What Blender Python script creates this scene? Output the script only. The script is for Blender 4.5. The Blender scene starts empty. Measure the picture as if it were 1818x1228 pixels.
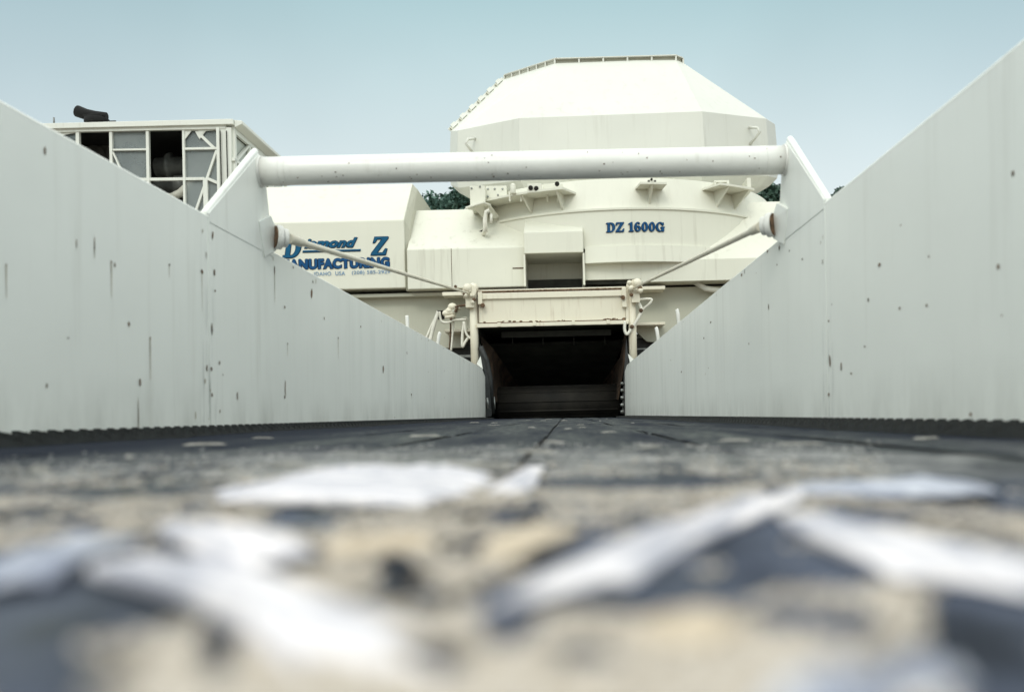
import bpy, bmesh, math, random
from mathutils import Vector, Matrix, noise as mnoise
R = math.radians
random.seed(7)
scene = bpy.context.scene
col = scene.collection

# ------------------------------------------------------------------ camera
F = 1600.0                      # focal length in pixels of the 1818 px wide photograph
VX, VY = 1005.0, 736.0          # where the trough's edges meet
ROLL = R(0.65)
CH = 0.035                      # lens height above the belt
cam_d = bpy.data.cameras.new("camera")
cam = bpy.data.objects.new("camera", cam_d)
col.objects.link(cam)
cam.location = (0, 0, CH)
cam.rotation_euler = (R(90), ROLL, 0)
cam_d.sensor_width = 36
cam_d.lens = F / 1818 * 36
cam_d.shift_x = -(VX - 909) / 1818
cam_d.shift_y = (VY - 614) / 1818
cam_d.clip_start = 0.005
cam_d.clip_end = 2000
cam_d.dof.use_dof = True
cam_d.dof.focus_distance = 7.5
cam_d.dof.aperture_fstop = 4.5
scene.camera = cam

# ------------------------------------------------------------------ world, sun, exposure
SUN_EL, SUN_AZ = R(36), R(-14)      # behind the camera, a little to the left
sun_dir = Vector((math.sin(SUN_AZ) * math.cos(SUN_EL), -math.cos(SUN_AZ) * math.cos(SUN_EL), math.sin(SUN_EL)))
world = bpy.data.worlds.new("World")
scene.world = world
world.use_nodes = True
wt = world.node_tree
wt.nodes.clear()
wo = wt.nodes.new('ShaderNodeOutputWorld')
bg = wt.nodes.new('ShaderNodeBackground')
sky = wt.nodes.new('ShaderNodeTexSky')
sky.sky_type = 'NISHITA'
sky.sun_disc = False
sky.sun_elevation = SUN_EL
sky.sun_rotation = math.atan2(sun_dir.x, sun_dir.y)
sky.air_density = 1.0
sky.dust_density = 4.0
sky.ozone_density = 1.5
bg.inputs['Strength'].default_value = 0.1
tc = wt.nodes.new('ShaderNodeTexCoord')
sep = wt.nodes.new('ShaderNodeSeparateXYZ')
wt.links.new(tc.outputs['Generated'], sep.inputs[0])
ramp = wt.nodes.new('ShaderNodeValToRGB')          # veil of thin high cloud; bright band above the view added to light the walls
ramp.color_ramp.elements[0].position = 0.0
ramp.color_ramp.elements[0].color = (9.6, 9.7, 9.3, 1)
ramp.color_ramp.elements[1].position = 0.42
ramp.color_ramp.elements[1].color = (4.2, 5.9, 6.15, 1)
e = ramp.color_ramp.elements.new(0.2); e.color = (8.5, 9.1, 9.0, 1)
e = ramp.color_ramp.elements.new(0.58); e.color = (17.5, 18.2, 17.4, 1)
e = ramp.color_ramp.elements.new(0.85); e.color = (13.0, 13.6, 13.2, 1)
wt.links.new(sep.outputs['Z'], ramp.inputs[0])
dot = wt.nodes.new('ShaderNodeVectorMath'); dot.operation = 'DOT_PRODUCT'
dot.inputs[1].default_value = sun_dir
wt.links.new(tc.outputs['Generated'], dot.inputs[0])
gl = wt.nodes.new('ShaderNodeMapRange')            # the veil glows on the sun's side
gl.inputs['From Min'].default_value = 0.0; gl.inputs['From Max'].default_value = 1.0
gl.inputs['To Min'].default_value = 1.0; gl.inputs['To Max'].default_value = 1.35
wt.links.new(dot.outputs['Value'], gl.inputs['Value'])
nz = wt.nodes.new('ShaderNodeTexNoise'); nz.inputs['Scale'].default_value = 1.6; nz.inputs['Detail'].default_value = 4
wt.links.new(tc.outputs['Generated'], nz.inputs['Vector'])
nr = wt.nodes.new('ShaderNodeMapRange')
nr.inputs['From Min'].default_value = 0.35; nr.inputs['From Max'].default_value = 0.65
nr.inputs['To Min'].default_value = 0.90; nr.inputs['To Max'].default_value = 1.08
wt.links.new(nz.outputs['Fac'], nr.inputs['Value'])
sq = wt.nodes.new('ShaderNodeMath'); sq.operation = 'POWER'; sq.inputs[1].default_value = 2       # thinner veil, bluer sky away from the middle
ab = wt.nodes.new('ShaderNodeMath'); ab.operation = 'ABSOLUTE'
wt.links.new(sep.outputs['X'], ab.inputs[0]); wt.links.new(ab.outputs[0], sq.inputs[0])
fy = wt.nodes.new('ShaderNodeMapRange'); wt.links.new(sep.outputs['Y'], fy.inputs['Value'])
sqy = wt.nodes.new('ShaderNodeMath'); sqy.operation = 'MULTIPLY'
wt.links.new(sq.outputs[0], sqy.inputs[0]); wt.links.new(fy.outputs[0], sqy.inputs[1])
m1 = wt.nodes.new('ShaderNodeMath'); m1.operation = 'MULTIPLY'
wt.links.new(gl.outputs[0], m1.inputs[0]); wt.links.new(nr.outputs[0], m1.inputs[1])
sc_ = wt.nodes.new('ShaderNodeVectorMath'); sc_.operation = 'SCALE'
wt.links.new(ramp.outputs[0], sc_.inputs[0]); wt.links.new(m1.outputs[0], sc_.inputs['Scale'])
mx = wt.nodes.new('ShaderNodeMix'); mx.data_type = 'RGBA'
vf = wt.nodes.new('ShaderNodeMapRange')
vf.inputs['From Max'].default_value = 0.35; vf.inputs['To Min'].default_value = 0.88; vf.inputs['To Max'].default_value = 0.55
wt.links.new(sqy.outputs[0], vf.inputs['Value']); wt.links.new(vf.outputs[0], mx.inputs['Factor'])
tint = wt.nodes.new('ShaderNodeVectorMath'); tint.operation = 'MULTIPLY'; tint.inputs[1].default_value = (0.72, 1.0, 0.98)
wt.links.new(sky.outputs[0], tint.inputs[0]); wt.links.new(tint.outputs[0], mx.inputs['A']); wt.links.new(sc_.outputs[0], mx.inputs['B'])
wt.links.new(mx.outputs['Result'], bg.inputs['Color'])
wt.links.new(bg.outputs[0], wo.inputs['Surface'])

sl = bpy.data.lights.new("sun", 'SUN')
sl.energy = 0.65
sl.angle = R(18)
sl.color = (1.0, 0.95, 0.86)
so = bpy.data.objects.new("sun", sl)
col.objects.link(so)
so.location = (-5, -10, 20)
so.rotation_euler = sun_dir.to_track_quat('Z', 'Y').to_euler()

scene.view_settings.view_transform = 'Standard'
scene.view_settings.look = 'None'
scene.view_settings.gamma = 1
scene.view_settings.exposure = 0.12

# ------------------------------------------------------------------ pixel -> point
def P(px, py, d):
    u = (px - VX) / F; v = (VY - py) / F
    c, s = math.cos(ROLL), math.sin(ROLL)
    return Vector(((u * c + v * s) * d, d, CH + (-u * s + v * c) * d))

def belt_at(px, py, z=0.0):
    u = (px - VX) / F; v = (VY - py) / F
    c, s = math.cos(ROLL), math.sin(ROLL)
    k = -u * s + v * c
    d = (z - CH) / k
    return Vector(((u * c + v * s) * d, d, z))

# ------------------------------------------------------------------ mesh builder
class MB:
    def __init__(self):
        self.v = []; self.f = []; self.m = []; self.sm = []; self.p = []
    def add(self, verts, faces, mat=0, smooth=False):
        b = len(self.v)
        self.v += [tuple(p) for p in verts]
        self.p.append((len(self.f), len(self.f) + len(faces)))
        for k, f in enumerate(faces):
            self.f.append([b + i for i in f]); self.m.append(mat); self.sm.append(smooth[k] if isinstance(smooth, list) else smooth)
        return self
    def pieces(self):
        # every shape that was added, as a builder of its own
        for a, b in self.p:
            q = MB(); ids = sorted({i for f in self.f[a:b] for i in f}); ix = {i: k for k, i in enumerate(ids)}
            q.add([self.v[i] for i in ids], [[ix[i] for i in f] for f in self.f[a:b]], self.m[a], self.sm[a:b])
            yield q
    def box(self, x0, x1, y0, y1, z0, z1, mat=0):
        return self.add([(x0,y0,z0),(x1,y0,z0),(x1,y1,z0),(x0,y1,z0),(x0,y0,z1),(x1,y0,z1),(x1,y1,z1),(x0,y1,z1)],
                 [(0,3,2,1),(4,5,6,7),(0,1,5,4),(1,2,6,5),(2,3,7,6),(3,0,4,7)], mat)
    def plate(self, pts, vec, mat=0):
        n = len(pts); vec = Vector(vec)
        a = [Vector(p) for p in pts]; b = [p + vec for p in a]
        fs = [list(range(n))[::-1], list(range(n, 2*n))] + [(i, (i+1) % n, n + (i+1) % n, n + i) for i in range(n)]
        return self.add(a + b, fs, mat)
    def hull(self, rings, mat=0, caps=True, closed=True):
        n = len(rings[0]); vs = []; fs = []
        for r in rings: vs += r
        for k in range(len(rings) - 1):
            for i in range(n if closed else n - 1):
                j = (i + 1) % n
                fs.append((k*n+i, k*n+j, (k+1)*n+j, (k+1)*n+i))
        if caps:
            fs.append(list(range(n))[::-1]); fs.append([(len(rings)-1)*n + i for i in range(n)])
        return self.add(vs, fs, mat)
    def tube(self, pts, r, n=12, mat=0, smooth=True):
        pts = [Vector(p) for p in pts]
        rs = r if isinstance(r, (list, tuple)) else [r] * len(pts)
        vs = []; fs = []
        prev = None
        for i, p in enumerate(pts):
            if i == 0: t = pts[1] - pts[0]
            elif i == len(pts) - 1: t = pts[-1] - pts[-2]
            else: t = (pts[i+1] - pts[i]).normalized() + (pts[i] - pts[i-1]).normalized()
            t.normalize()
            if prev is None:
                a = Vector((0,0,1)) if abs(t.z) < 0.9 else Vector((1,0,0))
                x = t.cross(a).normalized()
            else:
                x = (prev - t * prev.dot(t)).normalized()
            prev = x
            y = t.cross(x)
            for k in range(n):
                a = 2 * math.pi * k / n
                vs.append(p + (x * math.cos(a) + y * math.sin(a)) * rs[i])
        for i in range(len(pts) - 1):
            for k in range(n):
                j = (k + 1) % n
                fs.append((i*n+k, i*n+j, (i+1)*n+j, (i+1)*n+k))
        sm = [smooth] * len(fs) + [False, False]
        fs += [list(range(n))[::-1], [len(vs) - n + i for i in range(n)]]
        return self.add(vs, fs, mat, sm)
    def ball(self, c, r, mat=0, nu=12, nv=8, sc=(1,1,1)):
        vs = [(c[0], c[1], c[2] + r * sc[2])]; fs = []
        for i in range(1, nv):
            th = math.pi * i / nv
            for k in range(nu):
                ph = 2 * math.pi * k / nu
                vs.append((c[0]+r*sc[0]*math.sin(th)*math.cos(ph), c[1]+r*sc[1]*math.sin(th)*math.sin(ph), c[2]+r*sc[2]*math.cos(th)))
        vs.append((c[0], c[1], c[2] - r * sc[2])); last = len(vs) - 1
        for k in range(nu):
            j = (k + 1) % nu
            fs.append((0, 1 + k, 1 + j)); fs.append((last, last - nu + j, last - nu + k))
            for i in range(nv - 2):
                fs.append((1+i*nu+k, 1+(i+1)*nu+k, 1+(i+1)*nu+j, 1+i*nu+j))
        return self.add(vs, fs, mat, True)
    def build(self, name, mats, parent=None, bevel=0.0, offset=None, recalc=True):
        me = bpy.data.meshes.new(name)
        me.from_pydata(self.v, [], self.f)
        me.update()
        mats = mats if isinstance(mats, (list, tuple)) else [mats]
        for m in mats: me.materials.append(m)
        for p, mi, s in zip(me.polygons, self.m, self.sm):
            p.material_index = mi; p.use_smooth = s
        bm = bmesh.new(); bm.from_mesh(me)
        bmesh.ops.remove_doubles(bm, verts=bm.verts, dist=1e-6)
        if recalc: bmesh.ops.recalc_face_normals(bm, faces=bm.faces)
        bm.to_mesh(me); bm.free()
        o = bpy.data.objects.new(name, me)
        col.objects.link(o)
        if parent is not None:
            o.parent = parent
            o.location = (0,0,0) if 'mesh_origin' not in parent else -Vector(parent['mesh_origin'])
        if bevel:
            b = o.modifiers.new("bevel", 'BEVEL'); b.width = bevel; b.segments = 2; b.limit_method = 'ANGLE'; b.angle_limit = R(40)
        return o

def tag(o, label=None, cat=None, group=None, kind=None):
    if label: o['label'] = label
    if cat: o['category'] = cat
    if group: o['group'] = group
    if kind: o['kind'] = kind
    return o

ORIGIN = {}
def empty(name, loc, rot=(0,0,0)):
    o = bpy.data.objects.new(name, None); col.objects.link(o)
    o.location = loc; o.rotation_euler = rot
    o.empty_display_size = 0.3
    return o

# ------------------------------------------------------------------ materials
def nodes(name):
    m = bpy.data.materials.new(name); m.use_nodes = True
    t = m.node_tree
    return m, t, t.nodes['Principled BSDF']

def N(t, typ, **kw):
    n = t.nodes.new(typ)
    for k, v in kw.items():
        if hasattr(n, k): setattr(n, k, v)
        else: n.inputs[k].default_value = v
    return n

def math_(t, op, a, b=None):
    n = t.nodes.new('ShaderNodeMath'); n.operation = op
    for i, x in enumerate((a, b)):
        if x is None: continue
        if isinstance(x, (int, float)): n.inputs[i].default_value = x
        else: t.links.new(x, n.inputs[i])
    return n.outputs[0]

def mixc(t, fac, a, b):
    n = t.nodes.new('ShaderNodeMix'); n.data_type = 'RGBA'
    for k, x in (('Factor', fac), ('A', a), ('B', b)):
        if isinstance(x, tuple): n.inputs[k].default_value = (*x, 1) if len(x) == 3 else x
        elif isinstance(x, (int, float)): n.inputs[k].default_value = x
        else: t.links.new(x, n.inputs[k])
    return n.outputs['Result']

def maprange(t, v, a, b, c, d):
    n = t.nodes.new('ShaderNodeMapRange')
    t.links.new(v, n.inputs['Value'])
    for k, x in zip(('From Min','From Max','To Min','To Max'), (a,b,c,d)): n.inputs[k].default_value = x
    return n.outputs[0]

def noise(t, vec, scale, detail=4, rough=0.55):
    n = N(t, 'ShaderNodeTexNoise'); n.inputs['Scale'].default_value = scale
    n.inputs['Detail'].default_value = detail; n.inputs['Roughness'].default_value = rough
    t.links.new(vec, n.inputs['Vector'])
    return n.outputs['Fac']

def mapping(t, vec, sc):
    n = N(t, 'ShaderNodeMapping'); n.inputs['Scale'].default_value = sc
    t.links.new(vec, n.inputs['Vector'])
    return n.outputs[0]

def paint(name, base, dirt=(0.36,0.33,0.26), scale=1.0, streak=0.5, speck=0.5, rough=0.42, grime_at=None, far_streak=False):
    m, t, b = nodes(name)
    tcn = N(t, 'ShaderNodeTexCoord'); v = tcn.outputs['Object']
    c = mixc(t, maprange(t, noise(t, v, 1.7*scale, 5), 0.35, 0.7, 0, 0.35), base, tuple(x*0.88 for x in base))
    st = noise(t, mapping(t, v, (14*scale, 14*scale, 0.9*scale)), 1.0, 4, 0.6)
    f = maprange(t, st, 0.55, 0.8, 0, streak)
    f = math_(t, 'MULTIPLY', f, maprange(t, noise(t, v, 0.9*scale, 2), 0.4, 0.62, 0.1, 1))
    c = mixc(t, f, c, dirt)
    if far_streak:       # rain and rub marks where the material has slid along the far end of the sheet
        sp = N(t, 'ShaderNodeSeparateXYZ'); t.links.new(v, sp.inputs[0])
        g = noise(t, mapping(t, v, (0, 1.9, 0.15)), 4.0, 6, 0.72)
        g2 = math_(t, 'MULTIPLY', maprange(t, g, 0.46, 0.7, 0, 0.5), maprange(t, noise(t, mapping(t, v, (0, 1.3, 0.9)), 1.0, 3, 0.6), 0.38, 0.62, 0.05, 1))
        g2 = math_(t, 'MULTIPLY', g2, maprange(t, sp.outputs['Y'], 2.5, 5.5, 0.05, 1))
        c = mixc(t, g2, c, (0.47, 0.48, 0.44))
        g3 = maprange(t, noise(t, mapping(t, v, (0, 3.1, 0.1)), 5.0, 5, 0.7), 0.55, 0.68, 0, 0.6)
        g3 = math_(t, 'MULTIPLY', g3, maprange(t, sp.outputs['Y'], 2.5, 5.5, 0.0, 1))
        c = mixc(t, g3, c, (0.88, 0.89, 0.87))
    if grime_at is not None:   # rub marks low on the welded seam
        sp = N(t, 'ShaderNodeSeparateXYZ'); t.links.new(v, sp.inputs[0])
        dy = math_(t, 'ABSOLUTE', math_(t, 'SUBTRACT', sp.outputs['Y'], grime_at))
        k = maprange(t, dy, 0.0, 0.07, 1, 0)
        k2 = maprange(t, noise(t, mapping(t, v, (1, 60, 5)), 1.0, 4, 0.7), 0.5, 0.68, 0, 1)
        ft = math_(t, 'MULTIPLY', maprange(t, sp.outputs['Z'], 0.0, 0.13, 0.55, 0), maprange(t, noise(t, mapping(t, v, (1, 5, 1.5)), 1.0, 5, 0.7), 0.42, 0.7, 0, 1))
        c = mixc(t, ft, c, (0.33, 0.33, 0.29))
        k = math_(t, 'MULTIPLY', math_(t, 'MULTIPLY', k, k2), maprange(t, sp.outputs['Z'], 0.0, 0.42, 0.85, 0.1))
        c = mixc(t, k, c, (0.13, 0.14, 0.13))
    vo = N(t, 'ShaderNodeTexVoronoi'); vo.inputs['Scale'].default_value = 3.3*scale
    t.links.new(mapping(t, v, (1.6, 1.6, 0.8)), vo.inputs['Vector'])
    sh = N(t, 'ShaderNodeSeparateColor'); t.links.new(vo.outputs['Color'], sh.inputs[0])
    thr = math_(t, 'MULTIPLY', math_(t, 'SUBTRACT', sh.outputs[0], 0.55), 0.075)
    wob = math_(t, 'ADD', vo.outputs['Distance'], math_(t, 'MULTIPLY', math_(t, 'SUBTRACT', noise(t, v, 60*scale, 2), 0.5), 0.04))
    sp_ = math_(t, 'LESS_THAN', wob, thr)
    c = mixc(t, math_(t, 'MULTIPLY', sp_, speck), c, (0.16, 0.085, 0.04))
    t.links.new(c, b.inputs['Base Color'])
    b.inputs['Roughness'].default_value = rough
    bp = N(t, 'ShaderNodeBump'); bp.inputs['Strength'].default_value = 0.12; bp.inputs['Distance'].default_value = 0.004
    hgt = math_(t, 'ADD', noise(t, v, 22*scale, 3), math_(t, 'MULTIPLY', noise(t, v, 1.8*scale, 2), 9.0))
    t.links.new(hgt, bp.inputs['Height'])
    t.links.new(bp.outputs[0], b.inputs['Normal'])
    return m

def plain(name, base, rough=0.6, var=0.25, scale=8, metal=0.0, bump=0.0):
    m, t, b = nodes(name)
    v = N(t, 'ShaderNodeTexCoord').outputs['Object']
    c = mixc(t, maprange(t, noise(t, v, scale, 5), 0.35, 0.65, 0, 1), tuple(x*(1-var) for x in base), tuple(min(1, x*(1+var)) for x in base))
    t.links.new(c, b.inputs['Base Color'])
    b.inputs['Roughness'].default_value = rough; b.inputs['Metallic'].default_value = metal
    if bump:
        bp = N(t, 'ShaderNodeBump'); bp.inputs['Strength'].default_value = bump; bp.inputs['Distance'].default_value = 0.01
        t.links.new(noise(t, v, scale*4, 4), bp.inputs['Height']); t.links.new(bp.outputs[0], b.inputs['Normal'])
    return m

WALL = paint("trough white paint", (0.87, 0.88, 0.83), scale=1.3, streak=0.28, speck=0.0, grime_at=2.26, far_streak=True)
PIPE = paint("crossbar white paint", (0.78, 0.77, 0.73), scale=4, streak=0.35, speck=0.7, rough=0.3)
CREAM = paint("cream machine paint", (0.715, 0.705, 0.61), scale=0.9, streak=0.5, speck=0.8, rough=0.45)
TUBP = paint("tub white paint", (0.70, 0.70, 0.64), scale=0.8, streak=0.35, speck=0.6, rough=0.5)
FRAMEP = paint("shaded frame paint", (0.51, 0.505, 0.42), scale=1.4, streak=0.5, speck=0.6, rough=0.6)  # darker than the body paint: shade under the body put into the colour
HOUSEP = paint("engine house paint", (0.74, 0.745, 0.69), scale=1.5, streak=0.3, speck=0.4)
BEAM = paint("rusting cream beam paint", (0.76, 0.71, 0.58), dirt=(0.3,0.17,0.08), scale=2.0, streak=0.5, speck=0.8)
HOSE = plain("pale dusty hose", (0.72, 0.70, 0.62), 0.6, 0.15)
RUST = plain("rust", (0.13, 0.075, 0.04), 0.8, 0.5, 60)
STAIN = plain("rust run", (0.46, 0.42, 0.34), 0.8, 0.25, 50)
DARKRUST = plain("dark rust line", (0.10, 0.06, 0.035), 0.85, 0.4, 40)
BLACK = plain("black rubber", (0.022, 0.024, 0.024), 0.6, 0.3, 30)
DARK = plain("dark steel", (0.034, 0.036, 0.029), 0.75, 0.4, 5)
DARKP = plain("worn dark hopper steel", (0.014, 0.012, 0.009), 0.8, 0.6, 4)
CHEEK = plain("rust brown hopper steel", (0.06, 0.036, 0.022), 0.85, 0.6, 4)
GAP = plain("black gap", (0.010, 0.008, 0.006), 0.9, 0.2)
STEEL = plain("grey steel", (0.25, 0.26, 0.25), 0.4, 0.3, 12, 0.6)
BLUE = plain("blue lettering paint", (0.006, 0.09, 0.19), 0.45, 0.12, 6)
BLUE2 = plain("deep blue lettering paint", (0.008, 0.07, 0.19), 0.45, 0.12, 6)
NAVY = plain("navy lettering outline", (0.008, 0.014, 0.035), 0.5, 0.1)
PALEBLUE = plain("faded blue lettering paint", (0.16, 0.27, 0.42), 0.5, 0.15)
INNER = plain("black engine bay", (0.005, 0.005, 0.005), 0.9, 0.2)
ENGINE = plain("grey engine castings", (0.085, 0.087, 0.08), 0.5, 0.4, 6)
EARTH = plain("trodden earth", (0.20, 0.165, 0.12), 0.95, 0.35, 0.8, bump=0.6)
TYRE = plain("tyre rubber", (0.03, 0.03, 0.03), 0.8, 0.3, 20)

def screen_mat(a=(0.20, 0.235, 0.245), b2=(0.33, 0.365, 0.365), thru=0.5):
    m, t, b = nodes("wire screen")
    v = N(t, 'ShaderNodeTexCoord').outputs['Object']
    c = mixc(t, maprange(t, noise(t, v, 1.4, 4), 0.35, 0.65, 0, 1), a, b2)
    t.links.new(c, b.inputs['Base Color'])
    b.inputs['Roughness'].default_value = 0.35
    tr = N(t, 'ShaderNodeBsdfTransparent')
    ms = N(t, 'ShaderNodeMixShader'); ms.inputs[0].default_value = thru
    t.links.new(b.outputs[0], ms.inputs[1]); t.links.new(tr.outputs[0], ms.inputs[2])
    t.links.new(ms.outputs[0], t.nodes['Material Output'].inputs['Surface'])
    return m
SCREEN = screen_mat()
SCREEN_SKY = screen_mat((0.42, 0.45, 0.41), (0.52, 0.55, 0.50), 0.12)  # paler copy: sky showing through the side screens is put into the colour

def belt_mat():
    m, t, b = nodes("dusty conveyor rubber")
    v = N(t, 'ShaderNodeTexCoord').outputs['Object']
    sp = N(t, 'ShaderNodeSeparateXYZ'); t.links.new(v, sp.inputs[0])
    cx = math_(t, 'ABSOLUTE', math_(t, 'ADD', sp.outputs['X'], 0.0))
    dust = maprange(t, noise(t, mapping(t, v, (9, 1.1, 1)), 1.0, 7, 0.68), 0.36, 0.62, 0, 1)
    fine = maprange(t, noise(t, mapping(t, v, (60, 14, 1)), 1.0, 5, 0.7), 0.35, 0.62, 0.15, 1)
    k = math_(t, 'MULTIPLY', math_(t, 'MULTIPLY', dust, fine), maprange(t, cx, 0.30, 0.58, 0.9, 0.04))
    c = mixc(t, k, (0.018, 0.022, 0.033), (0.13, 0.14, 0.13))
    near = math_(t, 'MULTIPLY', maprange(t, sp.outputs['Y'], 0.30, 0.55, 0.8, 0), maprange(t, noise(t, mapping(t, v, (40, 26, 1)), 1.0, 5, 0.65), 0.38, 0.62, 0, 1))
    c = mixc(t, near, c, (0.12, 0.14, 0.20))
    # a film of fine sawdust where the heap thins out
    film = math_(t, 'MULTIPLY', maprange(t, sp.outputs['Y'], 0.42, 0.62, 0, 1), maprange(t, sp.outputs['Y'], 0.62, 1.15, 1, 0))
    film = math_(t, 'MULTIPLY', film, maprange(t, noise(t, mapping(t, v, (7, 4, 1)), 1.0, 6, 0.7), 0.42, 0.64, 0.0, 0.9))
    film = math_(t, 'MULTIPLY', film, maprange(t, cx, 0.34, 0.56, 1, 0))
    c = mixc(t, film, c, (0.40, 0.40, 0.39))
    t.links.new(c, b.inputs['Base Color'])
    b.inputs['Roughness'].default_value = 0.7
    b.inputs['Specular IOR Level'].default_value = 0.02
    bp = N(t, 'ShaderNodeBump'); bp.inputs['Strength'].default_value = 0.5; bp.inputs['Distance'].default_value = 0.003
    t.links.new(noise(t, mapping(t, v, (80, 30, 1)), 1.0, 4), bp.inputs['Height']); t.links.new(bp.outputs[0], b.inputs['Normal'])
    return m
BELT = belt_mat()

def wood_mat(name, a, c2, rough=0.6, scale=90):
    m, t, b = nodes(name)
    v = N(t, 'ShaderNodeTexCoord').outputs['Object']
    c = mixc(t, maprange(t, noise(t, mapping(t, v, (1, 8, 8)), scale, 4), 0.42, 0.62, 0, 1), a, c2)
    t.links.new(c, b.inputs['Base Color']); b.inputs['Roughness'].default_value = rough
    bp = N(t, 'ShaderNodeBump'); bp.inputs['Strength'].default_value = 0.4; bp.inputs['Distance'].default_value = 0.001
    t.links.new(noise(t, mapping(t, v, (1, 8, 8)), scale, 3), bp.inputs['Height']); t.links.new(bp.outputs[0], b.inputs['Normal'])
    return m
CHIPW = wood_mat("pale split wood", (0.40, 0.40, 0.46), (0.84, 0.79, 0.805), scale=24)
CHIPT = wood_mat("tan wood", (0.62, 0.52, 0.40), (0.48, 0.39, 0.28))
CHIPB = wood_mat("weathered grey wood", (0.24, 0.26, 0.34), (0.56, 0.575, 0.64), scale=24)
CHIPG = wood_mat("dusty grey wood", (0.30, 0.29, 0.26), (0.22, 0.21, 0.19))
def dust_mat():
    m, t, b = nodes("tan sawdust")
    g = N(t, 'ShaderNodeNewGeometry')
    r = N(t, 'ShaderNodeValToRGB')
    cr = r.color_ramp
    cr.elements[0].position = 0; cr.elements[0].color = (0.30, 0.26, 0.21, 1)
    cr.elements[1].position = 1; cr.elements[1].color = (0.60, 0.55, 0.50, 1)
    e = cr.elements.new(0.15); e.color = (0.50, 0.435, 0.36, 1)
    t.links.new(g.outputs['Random Per Island'], r.inputs[0])
    t.links.new(r.outputs[0], b.inputs['Base Color']); b.inputs['Roughness'].default_value = 0.9
    return m
DUST = dust_mat()
DUST2 = dust_mat(); DUST2.name = "grey wood dust"
for e_, c_ in zip([n for n in DUST2.node_tree.nodes if n.type == 'VALTORGB'][0].color_ramp.elements, ((0.20, 0.20, 0.19, 1), (0.33, 0.33, 0.32, 1), (0.48, 0.47, 0.46, 1))): e_.color = c_

def leaf_mat(name, a, b2):
    m, t, b = nodes(name)
    g = N(t, 'ShaderNodeNewGeometry')
    r = N(t, 'ShaderNodeValToRGB')
    r.color_ramp.elements[0].color = (*a, 1); r.color_ramp.elements[1].color = (*b2, 1)
    t.links.new(g.outputs['Random Per Island'], r.inputs[0])
    t.links.new(r.outputs[0], b.inputs['Base Color']); b.inputs['Roughness'].default_value = 0.6
    return m
LEAF = leaf_mat("deep green leaves", (0.025, 0.055, 0.04), (0.06, 0.12, 0.085))
LEAF2 = leaf_mat("blue green leaves", (0.035, 0.085, 0.07), (0.09, 0.17, 0.13))
for m_ in (BLUE, BLUE2, NAVY, PALEBLUE): m_.node_tree.nodes["Principled BSDF"].inputs["Specular IOR Level"].default_value = 0.15
BARK = plain("bark", (0.09, 0.07, 0.05), 0.9, 0.4, 10, bump=0.6)

# ------------------------------------------------------------------ ground
GZ = -0.75
g = MB()
nn = 40
gv = []; gf = []
for i in range(nn + 1):
    for j in range(nn + 1):
        a = (i / nn * 2 - 1); c = (j / nn * 2 - 1)
        x = math.copysign(abs(a) ** 2.2, a) * 700; y = math.copysign(abs(c) ** 2.2, c) * 700 + 10
        gv.append((x, y, GZ + (0.02 * math.sin(x * 1.3) * math.cos(y * 1.1) if abs(x) < 30 and abs(y) < 40 else 0)))
for i in range(nn):
    for j in range(nn):
        k = i * (nn + 1) + j
        gf.append((k, k + nn + 1, k + nn + 2, k + 1))
g.add(gv, gf)
ground = g.build("ground", EARTH)
tag(ground, kind='structure')

# ================================================================== CONVEYOR (the trough the camera lies in)
conv = empty("loading_conveyor", (-0.12, 4.6, GZ))
conv['mesh_origin'] = (-0.12, 4.6, GZ)
tag(conv, "long white conveyor trough with high side walls and a dusty black belt", "conveyor")
XL, XR = -0.894, 0.656
ZL, ZR = 0.541, 0.557
Y0, Y1, YS = -0.9, 10.0, 2.262
TH = 0.045

def wall_marks(mb, X, side, marks):
    # paint chips and rust runs: thin flakes of the wall's own surface
    for (px, py, w, h, lean) in marks:
        u = (px - VX) / F; v = (VY - py) / F
        xx = u * math.cos(ROLL) + v * math.sin(ROLL); zz = -u * math.sin(ROLL) + v * math.cos(ROLL)
        d = X / xx
        z = CH + zz * d
        hw = 0.8 * w / F * d * d / abs(X); hh = 0.85 * h / F * d
        n = 9; pts = []
        for k in range(n):
            a = 2 * math.pi * k / n
            rr = random.uniform(0.7, 1.15)
            pts.append((X + side * 0.0012, d + hw / 2 * math.cos(a) * rr + lean * hh * math.sin(a) * 0.2, z + hh / 2 * math.sin(a) * rr))
        mb.add(pts, [list(range(n))], 1)
        if side > 0 and random.random() < 0.3 and z - hh > 0.1:      # a thin run below the chip
            ln = random.uniform(0.02, 0.10); wd = random.uniform(0.0012, 0.003) * d / 2
            mb.add([(X + side * 0.0008, d - wd, z), (X + side * 0.0008, d + wd, z), (X + side * 0.0008, d + wd * 0.3, z - ln), (X + side * 0.0008, d - wd * 0.2, z - ln)], [(0, 1, 2, 3)], 2)

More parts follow.
